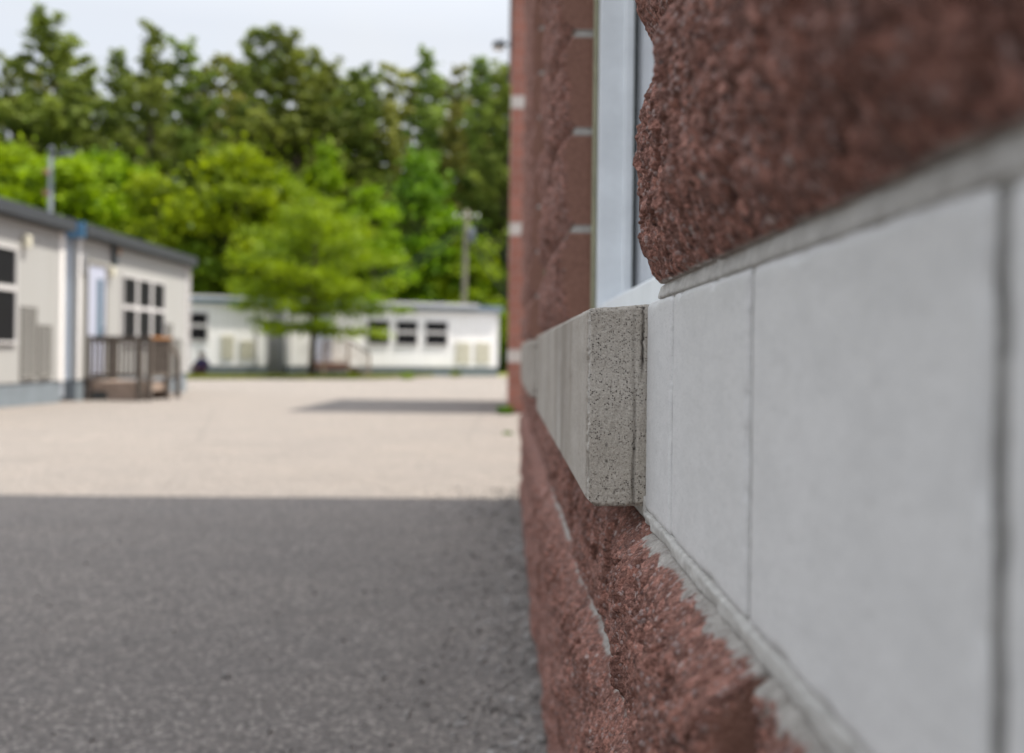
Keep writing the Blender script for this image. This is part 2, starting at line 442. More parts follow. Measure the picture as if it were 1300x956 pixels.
BV = []; BF = []; BA = []; BS = []
bcount = 0
def block(y0, y1, z0, z1, res, seed, smear_top=0.0, smear_bot=0.0, B=.024, ny_soft=True, depth=.053, ends=(0, 0), near_tall=False, low_start=False):
    """one split-face block: a displaced face with its four sides. faces -X"""
    global bcount
    ny = max(4, int((y1 - y0) / res)); nz = max(4, int((z1 - z0) / res))
    y = np.linspace(y0, y1, ny + 1); z = np.linspace(z0, z1, nz + 1)
    Y, Z = np.meshgrid(y, z, indexing='ij')
    t = (Z - z0) / (z1 - z0); u = np.minimum(Y - y0, y1 - Y)
    s = seed * 1.0
    o1, o2 = (seed * 7.31) % 91, (seed * 3.77) % 53
    n1 = vn(Y * 9 + o1, Z * 9 + o2, 0 * Y + s, 1)
    n2 = vn(Y * 26 + o1, Z * 16 + o2, 0 * Y + s, 2)
    n3 = vn(Y * 70 + o1, Z * 38 + o2, 0 * Y + s, 3)
    skew = .5 + .22 * (hash3(np.array([seed]), np.array([1]), np.array([2]), 5)[0] - .5) * 2
    tt = np.where(t < skew, t / skew * .5, .5 + (t - skew) / (1 - skew) * .5)
    e_ = np.minimum(tt, 1 - tt) * 2; prof = 1 - np.power(np.clip(1 - e_ / .62, 0, 1), 1.9)
    f0 = 1.0 if ends[0] else .42 + .55 * float(hash3(np.array([seed]), np.array([4]), np.array([2]), 6)[0])
    f1 = 1.0 if ends[1] else .42 + .55 * float(hash3(np.array([seed]), np.array([5]), np.array([2]), 7)[0])
    if near_tall: f1 = 1.05
    if low_start: f0 = .45
    yfall = (f0 + (1 - f0) * sstep(0, .05, Y - y0)) * (f1 + (1 - f1) * sstep(0, .05, y1 - Y))
    D = B * prof * yfall * (.62 + .75 * n1)
    rid = 1 - np.abs(2 * n2 - 1)
    wy = Y + .012 * (n3 - .5); wz = Z * .62 + .012 * (n2 - .5) + Y * .25
    f1_, e1_ = facet(wy * 24 + o1, wz * 24 + o2, 40); f2_, e2_ = facet(wy * 75 + o1, wz * 75 + o2, 50, .7)
    D += prof * (.0085 * (rid - .5) + .005 * (n3 - .5) + .0100 * f1_ + .0034 * f2_ - .003 * sstep(.10, 0, e1_))
    # fine grain
    if res < .008:
        g1 = vn(Y * 240 + o1, Z * 170, 0 * Y + s, 4); g2 = vn(Y * 430, Z * 400 + o2, 0 * Y + s, 5)
        g3 = vn(Y * 110, Z * 80 + o2, 0 * Y + s, 6)
        amp = sstep(0, .003, np.minimum(u, np.minimum(Z - z0, z1 - Z)) + .001)
        D += amp * ((g1 - .5) * .0040 + (g2 - .5) * .0028 + (g3 - .5) * .0040)
    # ragged arris
    ed = np.minimum(Z - z0, z1 - Z)
    D -= .0025 * sstep(.006, 0, ed) * vn(Y * 60, Z * 60, 0 * Y + s, 8)
    X = W - D
    mort = np.zeros_like(Y)
    nm_ = vn(Y * 17 + Z * 9 + o1, Z * 22, 0 * Y + s, 19) * .5 + vn(Y * 85 + 30 * Z, Z * 110, 0 * Y + s, 16) * .3 + vn(Y * 300, Z * 300, 0 * Y + s, 17) * .3
    nn = vn(Y * 38 + o1, Z * 40, 0 * Y + s, 9) * .55 + vn(Y * 130, Z * 130, 0 * Y + s, 10) * .3 + vn(Y * 420, Z * 420, 0 * Y + s, 15) * .15
    if smear_top > 0:
        nq = vn(Y * 42 + o1, D * 60 + 3, Z * 20, 19) * .5 + vn(Y * 120, D * 130, Z * 40, 16) * .3 + vn(Y * 340, D * 340, Z * 340, 17) * .2
        lim = smear_top * (.2 + 2.2 * np.clip(nq - .30, 0, .6))
        mort = np.maximum(mort, sstep(-.0007, .0007, lim - D) * ((z1 - Z) < .022) * (1 if z1 < CZ - .3 or z1 > CZ else (Y < .925)))
    if smear_bot > 0:
        lim = smear_bot * np.clip((nn - .25) * 1.8, 0, 1.4)
        mort = np.maximum(mort, sstep(.0012, -.0012, (Z - z0) - lim))
    V = np.stack([X.ravel(), Y.ravel(), Z.ravel()], 1)
    idx = np.arange((ny + 1) * (nz + 1)).reshape(ny + 1, nz + 1)
    F = np.stack([idx[:-1, :-1].ravel(), idx[:-1, 1:].ravel(), idx[1:, 1:].ravel(), idx[1:, :-1].ravel()], 1)
    Vs = [V]; Fs = [F]; As = [mort.ravel()]; Sd = [np.zeros(len(V))]
    base = len(V)
    nback = 6
    for loop in (idx[0, :], idx[-1, ::-1], idx[::-1, 0], idx[:, -1]):
        P = V[loop]; n = len(loop)
        prev = loop
        for k in range(1, nback + 1):
            Q = P.copy(); Q[:, 0] = P[:, 0] + (W + depth - P[:, 0]) * (k / nback)
            Vs.append(Q); As.append(sstep(.0065, .0035, np.minimum(z1 - Q[:, 2], Q[:, 2] - z0 + .003)) * (abs(loop[0] - loop[-1]) > 0) * (np.ptp(Q[:, 2]) > .1)); Sd.append(np.ones(n))
            cur = base + np.arange(n); base += n
            Fs.append(np.stack([prev[:-1], cur[:-1], cur[1:], prev[1:]], 1))
            prev = cur
    V = np.concatenate(Vs); F = np.concatenate(Fs); A = np.concatenate(As)
    BV.append(V); BF.append(F + bcount); BA.append(A); BS.append(np.concatenate(Sd)); bcount += len(V)

def res_for(y, z):
    if y < .15 or y > 6.6: return .02
    zc = abs(z - CZ)
    if zc / max(y, .1) > .75: return .02 if zc / max(y, .1) > .95 else .008
    if y < .5: return .0024
    if y < 1.05: return .0014
    if y < 2.2: return .0024
    return max(.004, .0016 * y)

def ov(a, b, z0):
    """the four blocks whose split faces step visibly beside the camera"""
    if abs(z0 - (ZB1 + JT + .002)) < .01:
        if abs(b - .655) < .01: return 1
        if abs(b - .885) < .01: return 2
    if abs(z0 + PITCH - (ZB0 - .002)) < .012:
        if abs(b - .915) < .01: return 1
        if a > .9: return 3
    if abs(z0 + 2 * PITCH - (ZB0 - .002)) < .012 and a > .5: return 4
    return 0

def course(z0, z1, ya, yb, off, seed0, st=0, sb=0, jl=0, jr=0):
    """blocks from ya to yb with vertical joints at off + n*.4064"""
    js = []
    n = math.ceil((ya - off) / .4064)
    while True:
        j = off + n * .4064
        if j >= yb - .09: break
        if j > ya + .09: js.append(j)
        n += 1
    ed = [ya] + js + [yb]
    for i in range(len(ed) - 1):
        a = ed[i] + (JT / 2 if i > 0 else 0); b = ed[i+1] - (JT / 2 if i < len(ed) - 2 else 0)
        yc = (a + b) / 2; r = res_for(b if b < 1.2 else yc, (z0 + z1) / 2)
        near = .2 < b < 2.8
        block(a, b, z0, z1, r, seed0 + i * 13 + int(abs(ya) * 10), st if near else 0, sb if near else 0,
              B={1: .036, 2: .0175, 3: .016, 4: .033}.get(ov(a, b, z0), .021 + .008 * ((seed0 * 5 + i * 3) % 7) / 6), ends=(i == 0 and jl, i == len(ed) - 2 and jr), near_tall=ov(a, b, z0) == 1, low_start=ov(a, b, z0) == 2)

# courses above the band
k = 1; z = ZB1 + JT + .002
first = True
while z < ZTOP - .1:
    z1 = z + PITCH - JT
    off = .66 if k % 2 else .457
    segs = [(YSTART, WIN[0][0]), (WIN[0][1], WIN[1][0]), (WIN[1][1], YEND)] if z1 < ZHEAD + .02 else [(YSTART, YEND)]
    for si, (a_, b_) in enumerate(segs):
        st = .004; sb = .0022 if k == 1 else .002
        course(z, z1, a_, b_, off, 100 + k * 17 + si * 5, st, sb, 1, 1)
    z += PITCH; k += 1
# below
k = 1; z1 = ZB0 - JT - .002
while z1 > -.1:
    z = z1 - (PITCH - JT)
    off = .92 if k % 2 else .717
    course(z, z1, YSTART, YEND, off, 400 + k * 19, .0095 if k == 1 else .008, .002, 1, 1)
    z1 -= PITCH; k += 1
bw = np_mesh('block_wall', np.concatenate(BV), np.concatenate(BF), M['red'], school, True, attr={'mort': np.concatenate(BA), 'side': np.concatenate(BS)})

# mortar body between the blocks (the wall's core)
mb = MB()
XM = W + .004
def core(y0, y1, z0, z1, x0=XM): mb.box(x0, .50, y0, y1, z0, z1)
core(YSTART + .003, WIN[0][0] - .003, 0, ZTOP)
core(WIN[0][0] - .003, WIN[0][1] + .003, 0, ZB0 - .001)
core(WIN[0][0] - .003, WIN[0][1] + .003, ZHEAD, ZTOP)
core(WIN[0][1] + .003, WIN[1][0] - .003, 0, ZTOP)
core(WIN[1][0] - .003, WIN[1][1] + .003, 0, ZB0 - .001)
core(WIN[1][0] - .003, WIN[1][1] + .003, ZHEAD, ZTOP)
core(WIN[1][1] + .003, YEND - .003, 0, ZTOP)
mo = mb.build('mortar_joints', M['mortar'], school)

# raised, uneven mortar beads hugging the band (near part, seen close)
def bead(name, ya, yb, zc, h, xoff, amp, seed, tilt=0.0, par=school, mat='mortar'):
    ny = int((yb - ya) / .002); nz = 10
    y = np.linspace(ya, yb, ny + 1); t = np.linspace(0, 1, nz + 1)
    Y, T = np.meshgrid(y, t, indexing='ij')
    Z = zc + (T - .5) * h
    prof = np.power(np.clip(4 * T * (1 - T), 0, 1), .4)
    prof = 1 - np.power(np.abs(2 * T - 1), 8)
    X = W + xoff + .004 * (1 - prof) - amp * vn(Y * 34, Z * 70, 0 * Y, seed) * prof - prof * .0016 * vn(Y * 150, Z * 150, 0 * Y, seed + 2) - prof * .0008 * vn(Y * 420, Z * 400, 0 * Y, seed + 1) + tilt * (T - .5)
    V = np.stack([X.ravel(), Y.ravel(), Z.ravel()], 1)
    idx = np.arange((ny + 1) * (nz + 1)).reshape(ny + 1, nz + 1)
    F = np.stack([idx[:-1, :-1].ravel(), idx[:-1, 1:].ravel(), idx[1:, 1:].ravel(), idx[1:, :-1].ravel()], 1)
    return V, F
Vs = []; Fs = []; b0 = 0
for args in ((.15, .905, ZB1 + .0058, .0145, .0050, .0026, 31, .003), (.15, .962, ZB0 - .0062, .0155, .0025, .0034, 33, -.003)):
    V, F = bead('b', args[0], args[1], args[2], args[3], args[4], args[5], args[6], args[7])
    Vs.append(V); Fs.append(F + b0); b0 += len(V)
bead_o = np_mesh('mortar_bead', np.concatenate(Vs), np.concatenate(Fs), M['mortar'], mo, True)

# rounded, noisy box as numpy (used for band blocks and sills)
def rough_box(lo, hi, res, r, fn):
    lo = np.array(lo, float); hi = np.array(hi, float)
    Vs = []; Fs = []; Ns = []; b = 0
    for ax in range(3):
        for sgn in (0, 1):
            u, v = [(1, 2), (2, 0), (0, 1)][ax]
            nu = max(1, int(round((hi[u] - lo[u]) / res[u]))); nv = max(1, int(round((hi[v] - lo[v]) / res[v])))
            def axis(n, l, h):
                e = [l, l + r * .33, l + r * .66, l + r]; q = list(np.linspace(l + r, h - r, n + 1))[1:-1]
                return np.array(e + q + [h - r, h - r * .66, h - r * .33, h])
            A, Bm = np.meshgrid(axis(nu, lo[u], hi[u]), axis(nv, lo[v], hi[v]), indexing='ij')
            P = np.zeros(A.shape + (3,)); P[..., u] = A; P[..., v] = Bm; P[..., ax] = hi[ax] if sgn else lo[ax]
            inner = np.clip(P, lo + r, hi - r); d = P - inner
            nrm = d / np.maximum(np.linalg.norm(d, axis=-1, keepdims=True), 1e-9)
            P = inner + nrm * r
            idx = np.arange(A.size).reshape(A.shape) + b
            q = np.stack([idx[:-1, :-1].ravel(), idx[1:, :-1].ravel(), idx[1:, 1:].ravel(), idx[:-1, 1:].ravel()], 1)
            if not sgn: q = q[:, ::-1]
            Vs.append(P.reshape(-1, 3)); Ns.append(nrm.reshape(-1, 3)); Fs.append(q); b += A.size
    V = np.concatenate(Vs); N = np.concatenate(Ns); F = np.concatenate(Fs)
    return fn(V, N, F)

# white band blocks
bandV = []; bandF = []; bb = 0
def flush_band():
    global bb
    np_mesh('accent_band', np.concatenate(bandV), np.concatenate(bandF), M['white'], school, True)
    bandV.clear(); bandF.clear(); bb = 0
def band_block(y0, y1, near):
    global bb
    def fn(V, N, F):
        n = vn(V[:, 0] * 300, V[:, 1] * 300, V[:, 2] * 300, 12)
        V = V - N * (n[:, None] * .0004)
        chip = vn(V[:, 0] * 90, V[:, 1] * 70, V[:, 2] * 70, 13)
        ed = (np.abs(N).max(1) < .97)
        V = V - N * (np.where(ed, np.clip(chip - .55, 0, 1) * .006, 0)[:, None])
        return V, F
    V, F = rough_box((W, y0, ZB0), (W + .08, y1, ZB1), (.04, .004 if near else .05, .004 if near else .05), .0062, fn)
    bandV.append(V); bandF.append(F + bb); bb += len(V)
js = [-5.99, ] + [ .279 - .2805 * i for i in range(20, 0, -1)] + [.279, .56, .82, .966]
js = [j for j in js if j == -5.99 or j > -5.8]
for i in range(len(js) - 1):
    a_ = js[i] + (.0036 if i else 0); b_ = js[i+1] - (.0036 if i < len(js) - 2 else .001)
    band_block(a_, b_, b_ > .2)
for (p, q) in ((2.485, 3.295), (4.965, 6.498)):
    n = int(round((q - p) / .28)); e = np.linspace(p, q, n + 1)
    flush_band()
    for i in range(n): band_block(e[i] + .0035, e[i+1] - .0035, False)
flush_band()
for j in [q for q in js[1:-1] if q > -.4]:
    jm = MB(); jm.box(W + .0032, W + .03, j - .0060, j + .0060, ZB0 + .002, ZB1 - .002)
    jm.build('band_joint', M['mortar_dark'], mo)
# crumbly strip of mortar where the band meets the sill end
# sills
def make_sill(y0, y1, near):
    def fn(V, N, F):
        # sloped top
        t = np.clip((V[:, 0] - .080) / .057, 0, 1)
        V[:, 2] += np.where(V[:, 2] > CZ, .006 * t, 0)
        n1 = vn(V[:, 0] * 260, V[:, 1] * 260, V[:, 2] * 260, 21); n2 = vn(V[:, 0] * 620, V[:, 1] * 620, V[:, 2] * 620, 22)
        n3 = vn(V[:, 0] * 60, V[:, 1] * 60, V[:, 2] * 60, 23)
        endf = np.abs(N[:, 1]) > .8
        pit = sstep(.86, .93, n1) * .8
        pit = np.clip(pit, 0, 1) * np.where(endf, 1, .12)
        rough = np.where(endf, .0016, .0005)
        ed = np.abs(N).max(1) < .985
        disp = pit * .0012 + (n2 - .5) * rough + (vn(V[:, 0] * 45, V[:, 1] * 9, V[:, 2] * 45, 29) - .5) * .0022 + np.where(ed, np.clip(n1 - .4, 0, 1) * .0045 + np.clip(n3 - .62, 0, 1) * .010 + np.clip(n2 - .5, 0, 1) * .002, 0)
        V = V - N * disp[:, None]
        # a shallow saw groove near the wall on the end face
        wav = (vn(V[:, 2] * 30, 0 * V[:, 2], 0 * V[:, 2], 24) - .5) * .0022
        gr = np.exp(-((V[:, 0] - (W - .0105 + wav)) / .0016) ** 2) * np.where(endf, 1, 0) * (.25 + .75 * sstep(CZ + .02, CZ - .09, V[:, 2])) * (.5 + n3)
        gr2 = (.35 + .9 * n3) * np.exp(-((V[:, 0] - (W - .0020 + wav * 1.6 + (n1 - .5) * .0034)) / .0010) ** 2) * np.where(endf, 1, 0) * sstep(CZ - .03, CZ - .005, V[:, 2]) * 1.3
        gr = np.clip(gr + gr2, 0, 1.2)
        V[:, 1] += gr * .0022 * np.sign(-N[:, 1]) * 1
        edge = np.where(ed & (V[:, 0] < .09), .6 + .4 * n3, 0) * np.where(np.abs(N[:, 2]) < .3, 1, .3)
        pit = np.clip(pit + gr * .42 + gr2 * .5, 0, 1)
        return V, F, pit, edge, np.where(np.abs(N[:, 0]) > .8, 1.0, 0.0)
    res = (.0013, .006, .0016) if near else (.01, .03, .01)
    V, F, pit, edge, sm = rough_box((.080, y0, CZ - .148), (W + (.055 if True else 0), y1, CZ + .0435), res, .0035, fn)
    # chamfer of the lower outer corner
    d = (V[:, 0] - .080) + (V[:, 2] - (CZ - .148)); c = .009
    m = d < c
    V[m, 0] += (c - d[m]) / 2; V[m, 2] += (c - d[m]) / 2
    s = np_mesh('window_sill', V, F, M['conc'], school, True, attr={'pit': pit, 'edge': edge, 'smooth_face': sm})
    s['label'] = ('near grey cast stone window sill with a pitted sawn end' if near else 'far grey cast stone window sill')
    return s
make_sill(.967, 2.48, True)
make_sill(3.30, 4.96, False)
# mortar pad and old sealant under the near sill end / behind it
pm = MB()
pm.box(W - .001, W + .05, .958, .972, ZB0 - .006, ZB0 + .014)
pm.build('mortar_pad', M['mortar'], mo, bevel=.002)

# windows
def make_window(y0, y1):
    f = MB()
    xa, xb = .187, .262
    zb = CZ + .050
    f.box(xa, .285, y1 - .036, y1 - .001, zb, ZHEAD - .002)         # far jamb
    f.box(xa, .285, y0 + .001, y0 + .036, zb, ZHEAD - .002)         # near jamb
    f.box(xa + .002, .285, y0 + .036, y1 - .036, zb, CZ + .098)      # bottom rail
    f.box(xa + .014, .285, y0 + .036, y1 - .036, CZ + .098, CZ + .106)
    f.box(xa + .002, .285, y0 + .036, y1 - .036, ZHEAD - .05, ZHEAD - .002)
    for zz in (CZ + .9,): f.box(xa + .03, .285, y0 + .036, y1 - .036, zz, zz + .04)
    f.box(.238, .2565, y1 - .046, y1 - .036, CZ + .106, ZHEAD - .05)
    f.box(.238, .2565, y0 + .036, y0 + .046, CZ + .106, ZHEAD - .05)
    w = f.build('window', M['frame'], school, bevel=.002)
    g_ = MB(); g_.box(.2565, .2632, y1 - .050, y1 - .036, CZ + .106, ZHEAD - .05); g_.build('gasket', M['gasket'], w)
    g_ = MB(); g_.box(.2565, .2632, y0 + .036, y0 + .050, CZ + .106, ZHEAD - .05); g_.build('gasket', M['gasket'], w)
    p = MB(); p.box(.2635, .27, y0 + .03, y1 - .03, CZ + .09, ZHEAD - .04); p.build('pane', M['pane'], w)
    s = MB(); s.box(.176, .1865, y1 - .012, y1 - .0005, zb, ZHEAD - .002); s.build('sealant', M['seal'], w, bevel=.004)
    # jamb return behind the face blocks so no light leaks
    return w
for (p, q) in WIN: make_window(p, q)
rv = MB()
for (p, q) in WIN:
    rv = MB(); rv.box(W + .054, .50, p - .06, p - .0032, ZB1, ZHEAD); rv.box(W + .054, .50, q + .0032, q + .06, ZB1, ZHEAD)
    rv.box(.30, .50, p - .003, q + .003, ZB0, ZHEAD)
    rv.box(W + .03, .30, p - .003, q + .003, ZB0 - .0005, ZB1 - .003)
    rv.build('window_reveal', M['red'], school)

# building mass, end walls, roof
ms = MB()
ms.box(.505, 12, YSTART + .004, YEND - .06, 0, ZTOP)
ms.box(.137, 12, YEND + .0005 - .06 + .06, YEND + .01, -.2, ZTOP, 0)
ms.box(.137, 12, YSTART - .02, YSTART - .001, -.2, ZTOP, 0)
ms.box(6, 12.01, YEND + .011, 15.999, -.3, ZTOP - .01, 0)              # link between the two wings
ms.build('rear_walls', M['wing'], school)
WY0, WY1 = 16.0, 21.5; WX = .06
wg = MB(); wg.box(WX, 12, WY0, WY1, -.4, ZTOP - .25); wg.build('far_wing_wall', M['wing'], school)
wb = MB()
zz = CZ - .151 - PITCH * 0
for kk in (0, 10, 20.0):
    z0 = ZB0 + kk * PITCH * 1.005
    if kk: z0 += .0
    wb.box(WX - .008, 12.008, WY0 - .008, WY1 + .008, z0, z0 + .2)
wb.build('far_wing_band', M['bandfar'], school)
cp = MB(); cp.box(W - .05, 12.05, YSTART - .05, YEND + .05, ZTOP + .001, ZTOP + .09)
cp.box(WX - .05, 12.06, WY0 - .05, WY1 + .05, ZTOP - .249, ZTOP - .16); cp.box(5.95, 12.04, YEND + .051, WY0 - .051, ZTOP - .008, ZTOP + .08)
cp.build('roof_coping', M['roofmat'], school)
# wall lamp on the far wing
wl = MB(); zl = 6.0
wl.box(WX - .035, WX - .001, WY0 + .2, WY0 + .36, zl - .10, zl + .12)
wl.tube([(WX - .03, WY0 + .28, zl), (WX - .16, WY0 + .28, zl - .01)], .022, 8)
lamp = wl.build('wall_lamp', M['lampdark'], school)
hd = MB(); hd.poly([(WX-.13,WY0+.16,zl+.04),(WX-.13,WY0+.40,zl+.04),(WX-.30,WY0+.40,zl+.01),(WX-.30,WY0+.16,zl+.01),
                    (WX-.13,WY0+.16,zl-.07),(WX-.13,WY0+.40,zl-.07),(WX-.33,WY0+.40,zl-.03),(WX-.33,WY0+.16,zl-.03)],
                   [(0,1,2,3),(7,6,5,4),(0,4,5,1),(1,5,6,2),(2,6,7,3),(3,7,4,0)])
hd.build('lamp_head', M['lampdark'], lamp, bevel=.008)
ls = MB(); ls.box(WX-.30, WX-.15, WY0+.18, WY0+.38, zl-.085, zl-.068); ls.build('lens', M['lens'], lamp)

# ------------------------------------------------------------------ portable classrooms (left)
def louvre(par, x, y0, y1, z0, z1, n=17):
    m = MB(); m.box(x - .01, x + .012, y0, y1, z0, z1)
    o = m.build('vent', M['louvre_dark'], par)
    s = MB()
    s.box(x + .012, x + .035, y0, y0 + .03, z0, z1); s.box(x + .012, x + .035, y1 - .03, y1, z0, z1)
    s.box(x + .012, x + .035, y0 + .03, y1 - .03, z1 - .03, z1); s.box(x + .012, x + .035, y0 + .03, y1 - .03, z0, z0 + .03)
    for i in range(n):
        zc = z0 + .05 + (z1 - z0 - .08) * i / n
        s.poly([(x + .014, y0 + .03, zc + .030), (x + .014, y1 - .03, zc + .030), (x + .040, y1 - .03, zc), (x + .040, y0 + .03, zc),
                (x + .012, y0 + .03, zc + .024), (x + .012, y1 - .03, zc + .024), (x + .036, y1 - .03, zc - .004), (x + .036, y0 + .03, zc - .004)],
               [(0,3,2,1),(4,5,6,7),(0,1,5,4),(1,2,6,5),(2,3,7,6),(3,0,4,7)])
    s.build('louvre_slats', M['louvre'], o)
    return o

def grid_window(par, x, y0, y1, z0, z1, cols, zmid=.55, mat='trim', fr=.04):
    m = MB()
    m.box(x, x + .04, y0 - fr, y1 + fr, z1, z1 + fr); m.box(x, x + .055, y0 - fr, y1 + fr, z0 - fr, z0)
    m.box(x, x + .04, y0 - fr, y0, z0, z1); m.box(x, x + .04, y1, y1 + fr, z0, z1)
    zm = z0 + (z1 - z0) * zmid
    m.box(x, x + .035, y0, y1, zm - .045, zm + .045)
    w_ = (y1 - y0)
    gap = .13
    pw = (w_ - gap * (cols - 1)) / cols
    for c in range(cols - 1):
        a = y0 + (c + 1) * pw + c * gap
        m.box(x, x + .034, a, a + gap, z0, zm - .045); m.box(x, x + .034, a, a + gap, zm + .045, z1)
    w = m.build('window', M[mat], par)
    for c in range(cols):
        a = y0 + c * (pw + gap)
        for (p, q) in ((z0, zm - .045), (zm + .045, z1)):
            g_ = MB(); g_.box(x - .01, x + .012, a, a + pw, p, q); g_.build('pane', M['darkglass'], w)
    return w

def trailer(name, label, Y0, Y1, X, depth, gb):
    r = empty(name, (0, 0, 0)); tag(r, label, 'portable building', 'portable classrooms')
    zt = 3.02
    tw = .12
    m = MB(); m.box(X - depth, X, Y0, Y1, .36, zt, 0); w = m.build('wall', M['siding'], r)
    e = MB(); e.box(X - depth + .1, X - .12, Y0 - .012, Y0 - .001, .34, zt - .01); e.build('end_wall', M['siding_shade_tint'], r)
    s = MB(); s.box(X - depth + .03, X - .02, Y0 + .02, Y1 - .02, gb - .1, .358); s.build('skirting', M['skirt'], r)
    for yy in (Y0, Y1):
        t_ = MB(); t_.box(X - .015, X + .022, yy - (.16 if yy == Y1 else .02), yy + (.01 if yy == Y1 else .08), .345, zt - .002); t_.build('corner_trim', M['trim_bright'], r)
    # roof: shallow mono slab with dark gutter on the long side, blue fascia on the ends
    f = MB(); f.box(X - depth - .1, X + .1, Y0 - .08, Y1 + .08, zt, zt + .03)
    f.poly([(X-depth-.1,Y0-.08,zt+.20),(X+.1,Y0-.08,zt+.20),(X+.1,Y1+.08,zt+.20),(X-depth-.1,Y1+.08,zt+.20),(X-depth/2,Y0-.08,zt+.42),(X-depth/2,Y1+.08,zt+.42)],
           [(0,1,4),(2,3,5),(1,2,5,4),(0,4,5,3)])
    rf = f.build('roof', M['fascia'], r)
    gt = MB(); gt.box(X + .101, X + .20, Y0 - .08, Y1 + .08, zt + .03, zt + .24); gt.box(X + .02, X + .1005, Y0 - .06, Y1 + .06, zt + .031, zt + .199)
    gt.build('gutter', M['fascia'], rf, bevel=.01)
    bf = MB(); bf.box(X - depth, X + .16, Y0 - .16, Y0 - .081, zt - .03, zt + .27); bf.build('end_fascia', M['fascia_blue'], rf)
    bf = MB(); bf.box(X - depth, X + .10, Y1 + .081, Y1 + .13, zt + .005, zt + .25); bf.build('end_fascia', M['fascia_blue'], rf)
    return r
XL = -8.0
tA = trailer('portable_classroom', 'cream portable classroom cut by the left edge of the photo, nearest on the left side', 10.8, 18.0, XL, 7.2, gz(17))
grid_window(tA, XL, 13.3, 16.2, 1.04, 2.52, 3, .58)
louvre(tA, XL, 16.42, 16.95, .42, 1.63); louvre(tA, XL, 17.05, 17.52, .42, 1.34, 12)
l = MB(); l.box(XL, XL + .12, 16.42, 16.56, 2.6, 2.8); l.build('wall_lamp', M['beige'], tA, bevel=.02)
tB = trailer('portable_classroom', 'cream portable classroom with a triple window, whose door has the wooden porch', 18.62, 25.1, XL, 7.2, gz(24))
grid_window(tB, XL, 20.76, 23.25, 1.06, 2.44, 3, .55)
louvre(tB, XL, 23.42, 23.86, .30, 1.55); louvre(tB, XL, 23.95, 24.5, .30, 1.2, 12)
d = MB(); d.box(XL - 3, XL - .22, 18.001, 18.605, .02, 3.0); d.build('gap_filler_panel', plain('shade_tint_panel', (.31, .345, .395), .6, .15, 3), tB)  # added panel brightens the dark gap, coloured like the bluish shaded end wall
d = MB(); d.box(XL + .001, XL + .04, 18.97, 19.80, .38, 2.55); dr = d.build('door', M['door'], tB)
d = MB(); d.box(XL + .04, XL + .046, 19.40, 19.66, 1.1, 2.3); d.build('door_window', M['doorglass'], dr)
d = MB(); d.box(XL + .001, XL + .06, 18.90, 18.97, .38, 2.62); d.box(XL + .001, XL + .06, 19.80, 19.87, .38, 2.62); d.box(XL + .001, XL + .06, 18.97, 19.80, 2.55, 2.64); d.build('door_frame', M['louvre'], dr)
d = MB(); d.tube([(XL + .04, 19.70, 1.32), (XL + .10, 19.70, 1.32)], .02, 8); d.tube([(XL + .10, 19.72, 1.32), (XL + .10, 19.58, 1.32)], .014, 8); d.build('door_handle', M['steel'], dr)
l = MB(); l.box(XL, XL + .12, 19.98, 20.12, 2.38, 2.58); l.build('wall_lamp', M['beige'], tB, bevel=.02)
l = MB(); l.box(XL, XL + .04, 18.72, 18.86, 2.35, 2.72)
for i in range(5): l.box(XL + .04, XL + .055, 18.72, 18.86, 2.37 + i * .07, 2.40 + i * .07)
l.build('air_vent', M['greydoor'], tB)
l = MB(); l.box(XL + .02, XL + .11, 20.16, 20.25, 2.62, 3.02); l.build('downpipe', M['lampdark'], tB)
l = MB(); l.box(XL + .01, XL + .09, 20.30, 20.42, 2.86, 2.98); l.build('wall_box', M['wood_orange'], tB)
l = MB(); l.tube([(XL + .05, 25.02, .4), (XL + .05, 25.02, 3.0)], .035, 8); l.build('downpipe', M['trim'], tB)

# wooden porch in front of trailer B
po = empty('wooden_porch', (0, 0, 0)); tag(po, 'weathered wooden porch with railing at the door of the cream portable classroom', 'porch')
PX0, PX1 = XL - .0 + .03, -6.93; PY0, PY1 = 19.13, 20.25; zg = gz(19.5); zf = .31
d = MB()
nb = 9
for i in range(nb):
    a = PY0 + .03 + (PY1 - PY0 - .06) * i / nb; d.box(PX0 + .0, PX1 - .02, a, a + (PY1 - PY0 - .06) / nb - .012, zf - .03, zf)
d.build('deck_boards', M['wood_pale'], po)
d = MB(); d.box(PX0, PX1, PY0 - .035, PY0, zf - .19, zf - .004); d.box(PX1 + .001, PX1 + .036, PY0 - .035, PY1, zf - .19, zf - .004)
d.box(PX0, PX1, PY1 + .001, PY1 + .036, zf - .19, zf - .004)
d.box(PX0 + .35, PX1, PY0 - .03, PY0 - .002, zg + .02, zf - .195)
d.build('skirt_board', M['wood_pale'], po)
for (x, y) in ((PX0 + .0, PY0 - .09), (PX1 - .04, PY0 - .09), (PX1 + .085, PY0 + .04), (PX1 + .085, PY1 - .05), (PX0 + .05, PY1 - .1)):
    d = MB(); d.box(x - .05, x + .05, y - .05, y + .05, zg - .02, 1.14); d.build('post', M['wood'], po)
d = MB(); d.box(PX0, PX1 + .14, PY0 - .16, PY0 - .02, 1.141, 1.18); d.box(PX0 + .09, PX1 - .09, PY0 - .11, PY0 - .07, 1.06, 1.141)
d.build('top_rail', M['wood'], po)
d = MB(); d.box(PX0 + .09, PX1 - .09, PY0 - .11, PY0 - .07, zf + .08, zf + .15); d.build('bottom_rail', M['wood'], po)
d = MB(); d.box(PX1 + .02, PX1 + .15, PY0 - .018, PY1 + .0, 1.142, 1.185); d.build('hand_rail', M['wood_orange'], po)
d = MB(); d.box(PX1 + .065, PX1 + .105, PY0 + .09, PY1 - .1, 1.06, 1.14); d.build('top_rail', M['wood'], po)
